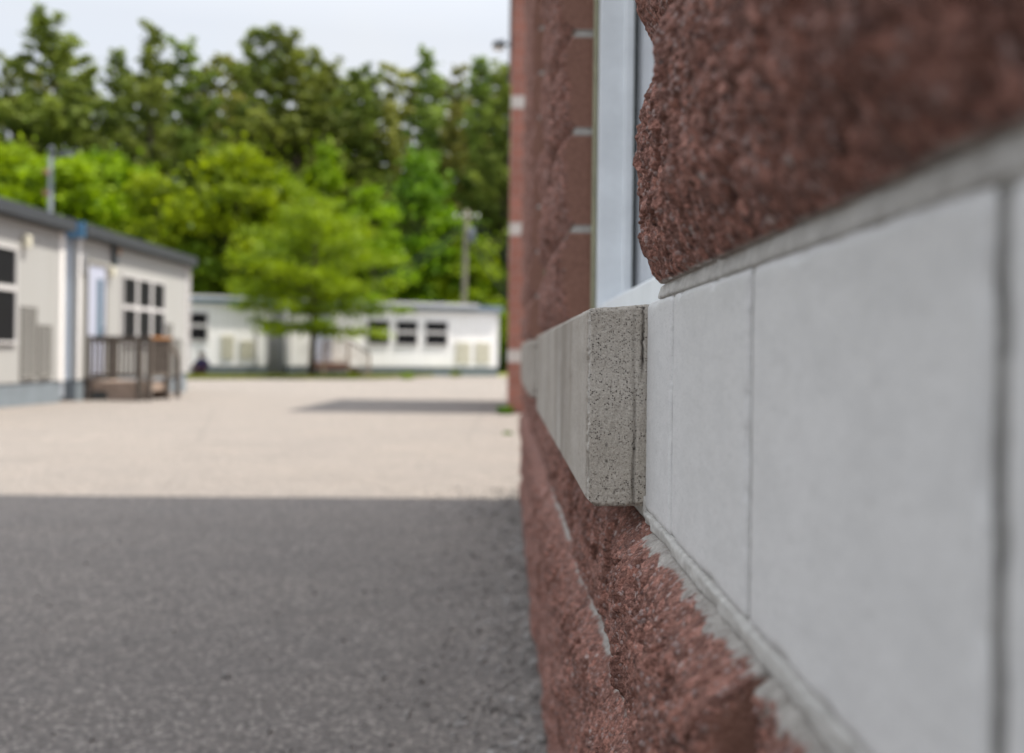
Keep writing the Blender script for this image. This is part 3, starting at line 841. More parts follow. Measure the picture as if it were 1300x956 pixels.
d = MB(); d.box(PX1 + .065, PX1 + .105, PY0 + .09, PY1 - .1, zf + .08, zf + .15); d.build('bottom_rail', M['wood'], po)
def baluster_row(n, fn, mat='wood'):
    for i in range(n):
        m = MB(); fn(m, i / (n - 1)); m.build('baluster', M[mat], po)
baluster_row(10, lambda m, t: m.box(PX0 + .14 + (PX1 - PX0 - .28) * t - .020, PX0 + .14 + (PX1 - PX0 - .28) * t + .020, PY0 - .105, PY0 - .075, zf + .151, 1.059))
baluster_row(8, lambda m, t: m.box(PX1 + .07, PX1 + .10, PY0 + .16 + (PY1 - PY0 - .33) * t - .017, PY0 + .16 + (PY1 - PY0 - .33) * t + .017, zf + .151, 1.059))
# steps on the far side
for i in range(2):
    d = MB(); y = PY1 + .04 + i * .29; h = zf - .14 * (i + 1)
    d.box(PX0 + .1, PX1 + .02, y, y + .28, h - .035, h); d.box(PX0 + .1, PX1 + .02, y + .02, y + .05, gz(20.6), h - .036); d.build('step', M['wood_pale'], po)
for s_ in (0, 1):
    d = MB(); d.bar((PX1 + .085, PY1 - .05, 1.12), (PX1 + .085, PY1 + .62, .78), .05, .09) if s_ else d.box(PX1 + .04, PX1 + .13, PY1 + .56, PY1 + .65, gz(20.9), .78)
    d.build('hand_rail' if s_ else 'post', M['wood'], po)

# ------------------------------------------------------------------ long white portable buildings at the back
ANG = math.atan(.428)
def far_x(px):
    k_ = (px - 641) / 1264.0
    return k_ * 47.107 / (1 - .428 * k_)
XO = -20.0; YO = 41.5 + (XO + 13.1) * .428
def U(px): return (far_x(px) - XO) / math.cos(ANG)
gb = -.15
def far_trailer(label, u0, u1, zt, blue_left=True):
    r = empty('portable_classroom', (XO, YO, 0), ANG); tag(r, label, 'portable building', 'portable classrooms')
    m = MB(); m.box(u0, u1, 0, 7, gb + .42, zt); m.build('wall', M['siding2'], r)
    s = MB(); s.box(u0 + .02, u1 - .02, .03, 6.9, gb - .2, gb + .418); s.build('skirting', M['skirt'], r)
    rf = MB(); rf.box(u0 - .1, u1 + .1, -.12, 7.1, zt + .001, zt + .03)
    rf.poly([(u0-.1,-.12,zt+.22),(u1+.1,-.12,zt+.22),(u1+.1,7.1,zt+.22),(u0-.1,7.1,zt+.22),(u0-.1,3.5,zt+.30),(u1+.1,3.5,zt+.30)], [(0,1,5,4),(3,4,5,2),(0,4,3),(1,2,5)])
    rf = rf.build('roof', M['roofgrey'], r)
    return r, rf
zr = 2.92
tC, rC = far_trailer('long white portable classroom at the back left, with one window beside the sitting person', 0, U(340), zr + .02)
m = MB(); m.box(-.1, U(340) + .1, -.20, -.121, zr + .01, zr + .16); m.build('fascia', M['fascia_blue'], rC)
m = MB(); m.box(-.1, U(340) + .1, -.22, -.121, zr + .161, zr + .30); m.build('roof_edge', M['roofgrey'], rC)
tD, rD = far_trailer('long white portable classroom at the back right with a row of three windows', U(366), U(633), zr)
m = MB(); m.box(U(366) - .1, U(605), -.24, -.121, zr + .12, zr + .28); m.build('roof_edge', M['roofgrey'], rD)
m = MB(); m.box(U(366) - .1, U(633) + .1, -.20, -.121, zr - .07, zr + .118); m.build('fascia', M['fascia_slate'], rD)
m = MB(); m.box(U(605) + .001, U(633) + .1, -.20, -.121, zr + .119, zr + .22); m.build('gutter', M['fascia_slate'], rD)
# connecting grey vestibule belongs to the right-hand cabin
m = MB(); m.box(U(340) + .14, U(366) - .002, .9, 6.5, gb - .1, zr - .12); m.build('vestibule', M['greydoor'], tD)
for u in (0.0, U(340) - .10): 
    m = MB(); m.box(u, u + .10, -.02, .02, gb + .42, zr); m.build('corner_trim', M['trim'], tC)
for u in (U(366), U(633) - .10):
    m = MB(); m.box(u, u + .10, -.02, .02, gb + .42, zr - .072); m.build('corner_trim', M['trim'], tD)
m = MB(); m.box(U(325) - .03, U(325) + .03, -.04, .0, gb + .42, zr); m.build('downpipe', M['louvre'], tC)
def far_window(par, px0, px1, z0, z1):
    u0, u1 = U(px0), U(px1); f = .07
    m = MB(); m.box(u0 - f, u1 + f, -.05, -.001, z1, z1 + f); m.box(u0 - f, u1 + f, -.06, -.001, z0 - f, z0)
    m.box(u0 - f, u0, -.05, -.001, z0, z1); m.box(u1, u1 + f, -.05, -.001, z0, z1)
    zm = (z0 + z1) / 2 - .03; m.box(u0, u1, -.045, -.001, zm, zm + .13)
    w = m.build('window', M['trim'], par)
    for (a_, b_) in ((z0, zm), (zm + .13, z1)):
        g_ = MB(); g_.box(u0, u1, -.02, -.0015, a_, b_); g_.build('pane', M['darkglass'], w)
far_window(tC, 230, 262, 1.35, 2.45)
far_window(tC, 140, 180, 1.35, 2.45)
for (p, q) in ((467, 493), (503, 529), (540, 567)): far_window(tD, p, q, 1.28, 2.32)
def far_vent(par, px0, px1, z0, z1):
    m = MB(); m.box(U(px0), U(px1), -.035, -.001, z0, z1)
    n = 9
    for i in range(n): 
        zc = z0 + (z1 - z0) * (i + .5) / n; m.box(U(px0) + .04, U(px1) - .04, -.045, -.036, zc - .02, zc + .012)
    m.build('vent', M['beige'], par)
far_vent(tC, 280, 297, .55, 1.55); far_vent(tC, 304, 322, .55, 1.35)
far_vent(tD, 578, 597, .45, 1.42); far_vent(tD, 603, 622, .45, 1.42)
m = MB(); m.box(U(401), U(421), -.035, -.001, gb + .60, 2.5); dd = m.build('door', M['door'], tD)
m = MB(); m.box(U(408), U(415), -.042, -.036, 1.55, 2.2); m.build('door_window', M['doorglass'], dd)
m = MB(); m.box(U(419) - .02, U(419) + .08, -.09, -.036, 1.2, 1.26); m.build('door_handle', M['steel'], dd)

# steps at the back building
st = empty('entrance_steps', (XO, YO, 0), ANG); tag(st, 'small wooden landing with a railed stair at the back cabin, beside the young tree trunk', 'steps')
u0, u1, zf2 = U(399), U(433), .44
m = MB(); m.box(u0, u1, -1.45, -.08, zf2 - .04, zf2); m.build('deck_boards', M['wood_pale'], st)
m = MB(); m.box(u0, u1, -1.50, -1.451, zf2 - .28, zf2 - .005); m.box(u0 - .04, u0 - .001, -1.5, -.08, zf2 - .28, zf2 - .005); m.build('skirt_board', mat_wood('reddish_boards', (.26, .12, .09), (.42, .22, .17)), st)
for u in (u0 + .05, u1 - .05):
    m = MB(); m.box(u - .05, u + .05, -1.60, -1.505, gb - .02, zf2 + .92); m.build('post', M['wood_pale'], st)
m = MB(); m.box(u0, u1, -1.60, -1.50, zf2 + .921, zf2 + .97); m.build('top_rail', M['wood_pale'], st)
m = MB(); m.box(u0 + .11, u1 - .11, -1.575, -1.53, zf2 + .06, zf2 + .12); m.build('bottom_rail', M['wood_pale'], st)
for i in range(8):
    u = u0 + .18 + (u1 - u0 - .36) * i / 7
    m = MB(); m.box(u - .018, u + .018, -1.57, -1.535, zf2 + .121, zf2 + .92); m.build('baluster', M['wood_pale'], st)
for i in range(3):
    m = MB(); a_ = u1 + .01 + i * .28; h = zf2 - .14 * (i + 1); m.box(a_, a_ + .27, -1.42, -.3, h - .04, h); m.box(a_ + .22, a_ + .25, -1.40, -.32, gb - .02, h - .041); m.build('step', M['wood_pale'], st)
m = MB(); m.bar((u1 - .02, -1.55, zf2 + .92), (u1 + .88, -1.55, zf2 + .40), .05, .08); m.build('hand_rail', M['wood'], st)
m = MB(); m.box(u1 + .80, u1 + .90, -1.6, -1.505, gb - .02, zf2 + .40); m.build('post', M['wood_pale'], st)
for i in range(5):
    t_ = (i + .8) / 6; m = MB(); u = u1 + .86 * t_; zz = zf2 + .88 - .52 * t_; m.box(u - .018, u + .018, -1.57, -1.535, zz - .72, zz); m.build('baluster', M['wood_pale'], st)

# ------------------------------------------------------------------ poles
lp = empty('light_pole', (-13.75, 30, gz(30))); tag(lp, 'pale grey metal light pole rising behind the left portable classroom roofs', 'light pole')
m = MB(); m.tube([(0,0,-.1),(0,0,7.05)], [.085, .065], 12); m.build('pole', M['steel'], lp, True)
m = MB(); m.tube([(0,0,6.95),(.06,-.1,7.08),(-.0,0,7.12)], [.10,.09,.04], 10); m.build('pole_cap', M['steel'], lp, True)
for (zz, sx) in ((6.35, -1), (5.72, -1)):
    m = MB(); m.box(sx * .19, sx * .02, -.12, .0, zz - .07, zz + .08); m.build('bracket', M['rustbit'], lp, bevel=.02)
m = MB(); m.tube([(0,0,6.75),(.42,0,6.92)], .025, 8); m.box(.33, .62, -.12, .12, 6.86, 6.98); m.build('floodlight', M['steel'], lp)

up = empty('utility_pole', (-2.16, 49.5, gz(49))); up.scale = (.83, .83, .83); tag(up, 'wooden utility pole with sagging black cables behind the back portable classrooms', 'utility pole')
m = MB(); m.tube([(0,0,-.2),(0.12,0,5),(.22,0,9.85)], [.19,.165,.14], 12); m.build('pole', M['pole'], up, True)
m = MB(); m.bar((-.55,-.16,9.35),(1.0,-.16,9.35), .10, .12); m.build('crossarm', M['pole'], up)
for x in (-.45, .0, .55, .9):
    m = MB(); m.tube([(x,-.16,9.41),(x,-.16,9.5),(x,-.16,9.58),(x,-.16,9.64)], [.03,.06,.045,.02], 8); m.build('insulator', M['lens'], up)
m = MB(); m.tube([(.55,-.2,7.9),(.55,-.2,8.0),(.55,-.2,8.7),(.55,-.2,8.78)], [.16,.22,.22,.12], 14); m.build('transformer', M['steel'], up, True)
def cable(p, q, sag, r):
    p = Vector(p); q = Vector(q); pts = []
    for i in range(17):
        t_ = i / 16; v = p.lerp(q, t_); v.z -= sag * 4 * t_ * (1 - t_); pts.append(v)
    m = MB(); m.tube(pts, r, 6); m.build('cable', M['cable'], up, True)
cable((.1,-.15,9.0), (-6.2,-8,4.0), .35, .055)
cable((.1,-.15,8.6), (-6.0,-8,3.6), .35, .04)
cable((-.45,-.16,9.6), (-22,6,8.6), 2.6, .03)
cable((.5,-.16,9.3), (9,-4,5.0), 1.1, .05)
cable((.5,-.16,8.9), (9,-5,4.2), 1.2, .045)
cable((.5,-.2,8.0), (3.6,-10,3.4), .5, .05)
cable((.7,-.2,8.3), (4.5,-10,3.2), .6, .04)

# ------------------------------------------------------------------ sitting person
pr = empty('person', (-12.35, 40.6, gz(41))); pr.scale = (1.12, 1.12, 1.12); tag(pr, 'person in a navy blue jacket sitting on the grass against the white back cabin', 'person')
pv = [(0,0,.16),(0,.03,.34),(0,.02,.52),(0,-.02,.62),(0,-.05,.70),(0,-.06,.80),
      (-.17,.0,.55),(-.25,-.10,.36),(-.16,-.30,.34),(-.05,-.38,.33),
      (.17,.0,.55),(.26,-.10,.36),(.18,-.30,.34),(.07,-.38,.33),
      (-.10,-.03,.13),(-.15,-.38,.42),(-.13,-.50,.06),(-.14,-.62,.04),
      (.10,-.03,.13),(.17,-.36,.44),(.15,-.50,.06),(.16,-.62,.04)]
pe = [(0,1),(1,2),(2,3),(3,4),(4,5),(2,6),(6,7),(7,8),(8,9),(2,10),(10,11),(11,12),(12,13),(0,14),(14,15),(15,16),(16,17),(0,18),(18,19),(19,20),(20,21)]
prr = [.17,.16,.17,.08,.075,.095,.085,.062,.045,.04,.085,.062,.045,.04,.11,.075,.05,.045,.11,.075,.05,.045]
me = bpy.data.meshes.new('body'); me.from_pydata(pv, pe, [])
body = bpy.data.objects.new('body', me); COL.objects.link(body); body.parent = pr
sk = body.modifiers.new('skin', 'SKIN'); 
for i, v in enumerate(me.skin_vertices[0].data): v.radius = (prr[i], prr[i] * (.8 if i in (1, 2) else 1)); 
me.skin_vertices[0].data[0].use_root = True
ss = body.modifiers.new('ss', 'SUBSURF'); ss.levels = 2; ss.render_levels = 2
bpy.context.view_layer.update()
dg = bpy.context.evaluated_depsgraph_get(); m2 = bpy.data.meshes.new_from_object(body.evaluated_get(dg))
body.modifiers.clear(); body.data = m2
skin = plain('skin', (.36, .22, .16), .6); navy = plain('navy_cloth', (.012, .018, .085), .8, .2, 20); maroon = plain('dark_maroon_cloth', (.07, .018, .03), .8, .2, 20); hair = plain('brown_hair', (.07, .05, .035), .7, .3, 40); purp = plain('purple_shirt', (.07, .03, .12), .8)
for mm in (navy, skin, maroon): m2.materials.append(mm)
for p in m2.polygons:
    c = p.center; p.use_smooth = True
    hand = c.y < -.34 and .28 < c.z < .38 and abs(c.x) < .13
    p.material_index = 1 if (c.z > .655 or hand) else (2 if (c.z < .22 or (c.y < -.12 and abs(c.x) < .27 and (c.z > .38 or c.y < -.40)) ) else 0)
m = MB(); m.tube([(0,-.045,.74),(0,-.035,.80),(0,-.04,.86),(0,-.05,.90),(0,-.05,.915)], [.105,.118,.105,.07,.02], 14); m.build('hair', hair, pr, True)
m = MB(); 
for sx in (-1, 1):
    m.box(sx * .035 - .012, sx * .035 + .012, -.163, -.150, .775, .787)
m.box(-.03, .03, -.163, -.148, .725, .733)
m.build('face_features', hair, pr)
m = MB(); m.tube([(0,-.15,.775),(0,-.178,.748),(0,-.15,.742)], [.008,.016,.01], 8); m.build('nose', skin, pr, True)

# ------------------------------------------------------------------ vegetation
def leaf_mesh(C, size, flat=.0, tone=None, rng=RNG, elong=1.6):
    """quads (bent leaves / needle sprays) at centres C"""
    n = len(C)
    a = rng.normal(size=(n, 3)); a[:, 2] *= (1 - flat); a /= np.linalg.norm(a, axis=1)[:, None]
    b = rng.normal(size=(n, 3)); b -= (b * a).sum(1)[:, None] * a; b /= np.linalg.norm(b, axis=1)[:, None]
    s = size * (.6 + .8 * rng.random(n))[:, None]
    a = a * s * elong * .5; b = b * s * .5
    V = np.stack([C - a, C + b, C + a, C - b], 1).reshape(-1, 3)
    F = np.arange(n * 4).reshape(n, 4)
    tn = np.repeat(tone if tone is not None else rng.random(n), 4)
    return V, F, tn

def put_tree(name, label, cat, mats, trunkm, crownm, loc, rz, sc, grp):
    r = empty(name, loc, rz); r.scale = sc; tag(r, label, cat, grp)
    for nm, me_ in (('trunk', trunkm), ('crown', crownm)):
        o = bpy.data.objects.new(nm, me_); COL.objects.link(o); o.parent = r
    return r

def pine_meshes(seed, H=20, spread=3.2, bare=.25, airy=1.0, mat='pine'):
    rng = np.random.default_rng(seed); rr = random.Random(seed)
    m = MB(); 
    bend = [(rr.uniform(-.25, .25) * i, rr.uniform(-.25, .25) * i) for i in range(6)]
    tp = [(bend[i][0] * .3, bend[i][1] * .3, H * i / 5) for i in range(6)]; tp[0] = (0, 0, -.3)
    m.tube(tp, [.30, .26, .21, .15, .09, .02], 8)
    def tpos(h):
        t_ = max(0, min(4.999, h / H * 5)); i = int(t_); f = t_ - i
        return np.array(tp[i]) * (1 - f) + np.array(tp[i+1]) * f
    Cs = []; tones = []
    z = H * bare * .6
    while z < H * .985:
        fr = z / H
        if fr < .45: L = spread * (.55 + 1.0 * fr)
        else: L = spread * max(.16, (1 - fr) / .55) ** .62
        nb_ = rr.choice([3, 4, 4, 5]) if fr < .9 else 3
        a0 = rr.uniform(0, 6.28)
        for b_ in range(nb_):
            an = a0 + b_ * 6.283 / nb_ + rr.uniform(-.5, .5); ln = L * rr.uniform(.45, 1.2)
            if fr < bare + .1 and rr.random() < .5: ln *= .5
            up_ = rr.uniform(.0, .28) + .75 * max(0, fr - .35)
            p0 = tpos(z); dirv = np.array([math.cos(an), math.sin(an), up_])
            p1 = p0 + dirv * ln * .55; p2 = p0 + np.array([math.cos(an), math.sin(an), up_ + .18]) * ln
            m.tube([p0, p1, p2], [.045 * (1.15 - fr) + .01, .03 * (1.1 - fr) + .008, .006], 4, cap=False)
            nt = max(3, int(ln * 3.6)); tone_b = rr.random()
            for k_ in range(nt):
                t_ = .22 + .83 * (k_ + rr.random()) / nt
                q = p0 * (1 - t_) + p2 * t_ + np.array([0, 0, rr.uniform(-.05, .12)]) + rng.normal(size=3) * [.12, .12, .04]
                npt = int(27 * airy)
                pts = q + rng.normal(size=(npt, 3)) * np.array([.20, .20, .10]) * (1.15 - .35 * t_)
                Cs.append(pts); tones.append(np.clip(tone_b * .5 + rng.random(npt) * .5, 0, 1))
        z += rr.uniform(.55, 1.05) * H / 20
    C = np.concatenate(Cs); tn = np.concatenate(tones)
    V, F, tn = leaf_mesh(C, .17, .3, tn, rng, 2.2)
    tr = m.build('t', M['bark'], None, True); cr = np_mesh('c', V, F, M[mat], attr={'tone': tn})
    a_, b_ = tr.data, cr.data; bpy.data.objects.remove(tr); bpy.data.objects.remove(cr); a_.name = 'pine_trunk'; b_.name = 'pine_crown'
    return a_, b_

def broad_meshes(seed, H=10, Rad=2.8, z0=.18, nclump=46, per=150, mat='leaf', leaf=.20, flatten=1.0, tiers=False):
    rng = np.random.default_rng(seed); rr = random.Random(seed)
    m = MB(); m.tube([(0,0,-.3),(.05,.03,H*.2),(-.05,.06,H*.45),(.03,0,H*.7),(0,0,H*.9)], [.16 * H / 10 + .03, .13 * H / 10 + .02, .09 * H / 10 + .01, .05, .015], 10)
    Cs = []; tones = []
    for i in range(nclump):
        zc = H * (z0 + (1 - z0) * (rr.random() ** .85))
        f = (zc / H - z0) / (1 - z0)
        rmax = Rad * (math.sin(math.pi * min(1, (.16 + .84 * f)) ** .85) ** .55) * (1.0 if f > .12 else .8)
        an = rr.uniform(0, 6.283); rad = rmax * math.sqrt(rr.uniform(.12, 1)) * .9
        c = np.array([math.cos(an) * rad, math.sin(an) * rad, zc])
        st_ = max(H * .12, zc - rad * .55 - .4)
        m.tube([(0, 0, st_), tuple(c * [.5, .5, 0] + [0, 0, (st_ + zc) / 2 + .1]), tuple(c)], [.05, .03, .008], 5, cap=False)
        sz = rr.uniform(.5, .95) * Rad / 2.8
        tone_b = rr.random(); 
        sh = np.array([1, 1, .55 * flatten]) * sz
        d = rng.normal(size=(per, 3)); d /= np.linalg.norm(d, axis=1)[:, None]; d *= (rng.random(per) ** .45)[:, None]
        Cs.append(c + d * sh * 1.15); tones.append(np.clip(tone_b * .55 + rng.random(per) * .45, 0, 1))
        # stray sprigs so that the outline is uneven
        d2 = rng.normal(size=(per // 6, 3)) * sh * .9; Cs.append(c + d2); tones.append(rng.random(per // 6))
    C = np.concatenate(Cs); tn = np.concatenate(tones)
    V, F, tn = leaf_mesh(C, leaf, .2, tn, rng, 1.4)
    tr = m.build('t', M['bark'], None, True); cr = np_mesh('c', V, F, M[mat], attr={'tone': tn})
    a_, b_ = tr.data, cr.data; bpy.data.objects.remove(tr); bpy.data.objects.remove(cr); a_.name = 'tree_trunk'; b_.name = 'tree_crown'
    return a_, b_

PINES = [pine_meshes(1, 20, 3.3, .22, 1.0), pine_meshes(2, 20, 2.5, .25, .8), pine_meshes(3, 20, 4.2, .2, 1.0, 'pine'),
         pine_meshes(4, 20, 3.0, .2, .9, 'pine_y'), pine_meshes(5, 20, 3.6, .2, 1.1, 'pine')]
def place(px, ytop, Y):
    yt = ytop - (px - 641) * .0122
    X = (px - (448 - 250) * .0122 - 641) / 1264 * Y
    return X, CZ + (448 - yt) / 1264 * Y
front = [
 (-48, 60, 60, 1, 0, 'tall pine just outside the left edge of the treeline'),
 (14, 72, 63, .9, 0, 'dark pine at the far left edge of the treeline'),
 (64, 28, 60, 1.12, 2, 'broadest and tallest feathery pine near the left end of the treeline'),
 (112, 92, 66, .8, 1, 'short gappy pine with sky showing through, right of the broadest pine'),
 (146, 66, 63, .75, 1, 'slim pine just left of the pointed spiky pine'),
 (190, 34, 60, .8, 1, 'pointed spiky pine with upswept top branches against the sky'),
 (238, 58, 62, .85, 0, 'narrow topped pine right of the pointed spiky pine'),
 (276, 78, 64, .9, 3, 'yellowish rounded pine left of the sharp tall pine'),
 (320, 43, 60, .8, 4, 'sharp tall pine above the bright round maple'),
 (372, 50, 61, 1.1, 2, 'wide full pine in the middle of the treeline'),
 (416, 80, 65, .85, 0, 'dense green pine right of the wide middle pine'),
 (452, 96, 63, .9, 4, 'lowest dark pine in the dip of the treeline'),
 (492, 88, 64, .7, 3, 'olive toned pine right of the dip in the treeline'),
 (540, 68, 61, .8, 1, 'thin pale topped pine above the utility pole, left of it'),
 (580, 92, 65, .7, 3, 'sparse olive pine directly behind the utility pole'),
 (606, 76, 62, .8, 1, 'see-through pine between the utility pole and the brick wing'),
 (640, 84, 60, .8, 0, 'bright edged pine right beside the brick wing'),
 (700, 70, 62, 1, 4, 'pine hidden behind the brick wing'),
 (770, 80, 63, 1, 2, 'outer pine hidden behind the brick wing'),
]
back = [(-20,120,76,'left of the leftmost pine'),(40,112,78,'under the broadest pine'),(92,118,76,'below the gappy pine'),(165,108,78,'left of the pointed spiky pine'),(214,100,76,'right of the pointed spiky pine'),
        (258,104,78,'behind the yellowish rounded pine'),(298,98,75,'left of the sharp tall pine'),(346,92,77,'right of the sharp tall pine'),(398,104,76,'right of the wide middle pine'),
        (436,118,78,'behind the dip in the treeline'),(474,118,76,'left of the olive toned pine'),(516,110,77,'left of the thin pale topped pine'),(560,118,76,'left of the utility pole top'),
        (622,112,78,'left of the brick wing'),(668,110,76,'just behind the brick wing edge')]
GP = 'pines of the treeline behind the yard'
for i, (px, yt, Y, w, v, lab) in enumerate(front):
    X, h = place(px, yt, Y); h -= gz(Y); s = h / 20
    put_tree('pine_tree', lab, 'pine tree', None, *PINES[v], (X, Y, gz(Y)), i * 1.7, (s * w * 1.02, s * w * 1.02, s), GP)
for i, (px, yt, Y, lab) in enumerate(back):
    X, h = place(px, yt - 14, Y); h -= gz(Y); s = h / 20; v = (i * 2 + 1) % 5
    put_tree('pine_tree', 'shaded pine standing deep in the wood, ' + lab, 'pine tree', None, *PINES[v], (X, Y, gz(Y)), i * 2.3 + .5, (s * 1.15, s * 1.15, s), GP)

BROAD = [broad_meshes(11, 10, 2.8), broad_meshes(12, 10, 3.2, .12, 54, 150), broad_meshes(13, 10, 2.3, .1, 40, 130, 'leaf_y'),
         broad_meshes(14, 10, 2.9, .1, 50, 150, 'leaf_d'), broad_meshes(15, 10, 3.4, .1, 60, 150, 'leaf')]
dec = [
 (-55, 195, 54, 1.1, 1, 'bright green leafy tree outside the left edge behind the nearest portable classroom'),
 (8, 196, 53, 1.2, 4, 'bright leafy tree at the left edge behind the nearest portable classroom'),
 (78, 204, 51, 1.1, 1, 'leafy tree directly behind the pale light pole'),
 (140, 200, 53, 1.1, 0, 'leafy tree right of the light pole with a rounded top'),
 (200, 226, 50, 1.0, 1, 'low leafy tree over the porch end of the classroom roof'),
 (252, 262, 49, .8, 3, 'dark green tree in the gap right of the left classrooms'),
 (303, 196, 50, 1.1, 4, 'brightest round maple behind the long white cabin'),
 (352, 222, 51, 1.0, 0, 'lime green tree right of the round maple'),
 (408, 186, 56, .6, 2, 'slender yellow-green sapling reaching up into the dark pines'),
 (430, 255, 52, .9, 2, 'yellow-green tree behind the young tree in the yard'),
 (476, 240, 50, 1.0, 2, 'tall yellow-green tree right of the young tree in the yard'),
 (535, 205, 55, 1.0, 3, 'deep green tree left of the utility pole'),
 (566, 268, 54, .8, 0, 'mid green tree at the left foot of the utility pole'),
 (600, 300, 53, .7, 0, 'small green tree at the right foot of the utility pole'),
 (632, 262, 64, .7, 0, 'light green tree just left of the brick wing'),
 (655, 240, 66, .9, 1, 'light green tree half hidden by the brick wing'),
 (720, 250, 58, 1.0, 3, 'green tree hidden behind the brick wing'),
]
GD = 'leafy trees behind the portable classrooms'
for i, (px, yt, Y, w, v, lab) in enumerate(dec):
    X, h = place(px, yt, Y); h -= gz(Y); s = h / 10
    put_tree('leafy_tree', lab, 'tree', None, *BROAD[v], (X, Y, gz(Y)), i * 1.3, (max(.8, s * w), max(.8, s * w), s), GD)

# the young tree in the yard, with flat airy tiers
def young_tree():
    rng = np.random.default_rng(77); rr = random.Random(77); H = 7.5
    m = MB(); tp = [(0,0,-.2),(.0,.0,.9),(.05,.02,2.2),(.02,0,4.0),(.1,.05,5.8),(.12,0,7.2)]
    m.tube(tp, [.20,.13,.115,.085,.045,.012], 12)
    Cs = []; tn = []
    z = 2.15
    while z < H:
        f = (z - 2.1) / (H - 2.1)
        L = 3.3 * (math.sin(math.pi * (.24 + .76 * f) ** .95) ** .85)
        L = max(L, .35)
        nb_ = 5 if f < .8 else 3; a0 = rr.uniform(0, 6.28)
        for b_ in range(nb_):
            an = a0 + b_ * 6.283 / nb_ + rr.uniform(-.4, .4); ln = L * rr.uniform(.65, 1.15)
            if math.cos(an) > .5: ln *= 1.12
            rise = rr.uniform(-.04, .16) + .35 * f
            p0 = np.array([.05, 0, z - .35]); p2 = p0 + np.array([math.cos(an), math.sin(an), rise]) * ln + [0, 0, .1]
            pm_ = p0 * .5 + p2 * .5 + [0, 0, .15]
            m.tube([p0, pm_, p2], [.045 * (1.1 - f), .025, .005], 5, cap=False)
            tb = rr.random()
            nt = max(2, int(ln * 2.8))
            for k_ in range(nt):
                t_ = .25 + .8 * (k_ + rr.random()) / nt
                q = p0 * (1 - t_) ** 2 + 2 * pm_ * t_ * (1 - t_) + p2 * t_ ** 2 if t_ < 1 else p2
                q = q + rng.normal(size=3) * [.22, .22, .06]
                n_ = 50
                Cs.append(q + rng.normal(size=(n_, 3)) * [.30, .30, .11]); tn.append(np.clip(tb * .5 + rng.random(n_) * .5, 0, 1))
        z += rr.uniform(.44, .62) + (.25 if z < 2.4 else 0)
    V, F, T = leaf_mesh(np.concatenate(Cs), .115, .45, np.concatenate(tn), rng, 1.5)
    tr = m.build('t', M['bark'], None, True); cr = np_mesh('c', V, F, M['leaf_y'], attr={'tone': T})
    a_, b_ = tr.data, cr.data; bpy.data.objects.remove(tr); bpy.data.objects.remove(cr)
    return a_, b_
yt_ = young_tree()
put_tree('young_tree', 'young yellow-green tree with airy tiers standing in front of the long white cabins', 'tree', None, *yt_, (-7.75, 40.0, gz(40)), 0, (.92, .92, 1), None)

# the dark wood behind (one uncountable mass)
def mass(name, n, fn, size, mat, label, cat, rng):
    C = fn(n, rng); V, F, tn = leaf_mesh(C, size, .2, None, rng, 1.5)
    o = np_mesh(name, V, F, M[mat], attr={'tone': tn}); tag(o, label, cat, None, 'stuff'); return o
rngw = np.random.default_rng(5)
def wood(n, rng):
    x = rng.uniform(-60, 30, n); y = rng.uniform(80, 92, n)
    top = 11.5 + 3.0 * vn(x * .16, 0 * x, 0 * x, 3) + 1.5 * vn(x * .6, 0 * x, 0 * x, 4)
    return np.stack([x, y, rng.random(n) ** .8 * top - .2], 1)
mass('background_wood', 60000, wood, .65, 'pine', 'dark unbroken woodland filling the gaps behind the pines', 'woodland', rngw)
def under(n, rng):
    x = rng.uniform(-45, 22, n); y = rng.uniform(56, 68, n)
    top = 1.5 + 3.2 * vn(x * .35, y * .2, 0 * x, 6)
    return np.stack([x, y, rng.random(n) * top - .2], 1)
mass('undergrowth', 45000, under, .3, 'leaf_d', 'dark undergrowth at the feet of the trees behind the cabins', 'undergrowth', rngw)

# grass strip in front of the back cabins
def grass_blades(n, fn, hmin, hmax, name, label, kind='stuff', mat='grassblade', cat='grass', loc=(0, 0, 0), grp=None):
    rng = np.random.default_rng(n)
    P = fn(n, rng); h = rng.uniform(hmin, hmax, n); an = rng.uniform(0, 6.283, n); w = .012 + .02 * rng.random(n)
    dx = np.cos(an) * w; dy = np.sin(an) * w; lx = rng.normal(size=n) * h * .35; ly = rng.normal(size=n) * h * .35
    V = np.stack([P + np.stack([-dx, -dy, 0 * h], 1), P + np.stack([dx, dy, 0 * h], 1), P + np.stack([dx * .2 + lx, dy * .2 + ly, h], 1), P + np.stack([-dx * .2 + lx, -dy * .2 + ly, h], 1)], 1).reshape(-1, 3)
    o = np_mesh(name, V, np.arange(n * 4).reshape(n, 4), M[mat], attr={'tone': np.repeat(rng.random(n), 4)})
    o.location = loc
    return tag(o, label, cat, grp, kind)
def strip(n, rng):
    x = rng.uniform(-20, -3.3, n); 
    e = np.array([asph_edge(v) for v in x]); wl_ = 41.5 + (x + 13.1) * .428 + .1
    y = e + (wl_ - e) * rng.random(n) ** 1.2 - .1
    z = np.interp(y, [a for a, b in GY], [b for a, b in GY]) - .012
    return np.stack([x, y, z], 1)
grass_blades(60000, strip, .05, .16, 'grass_strip', 'rough yellow-green grass strip between the asphalt and the back cabins')
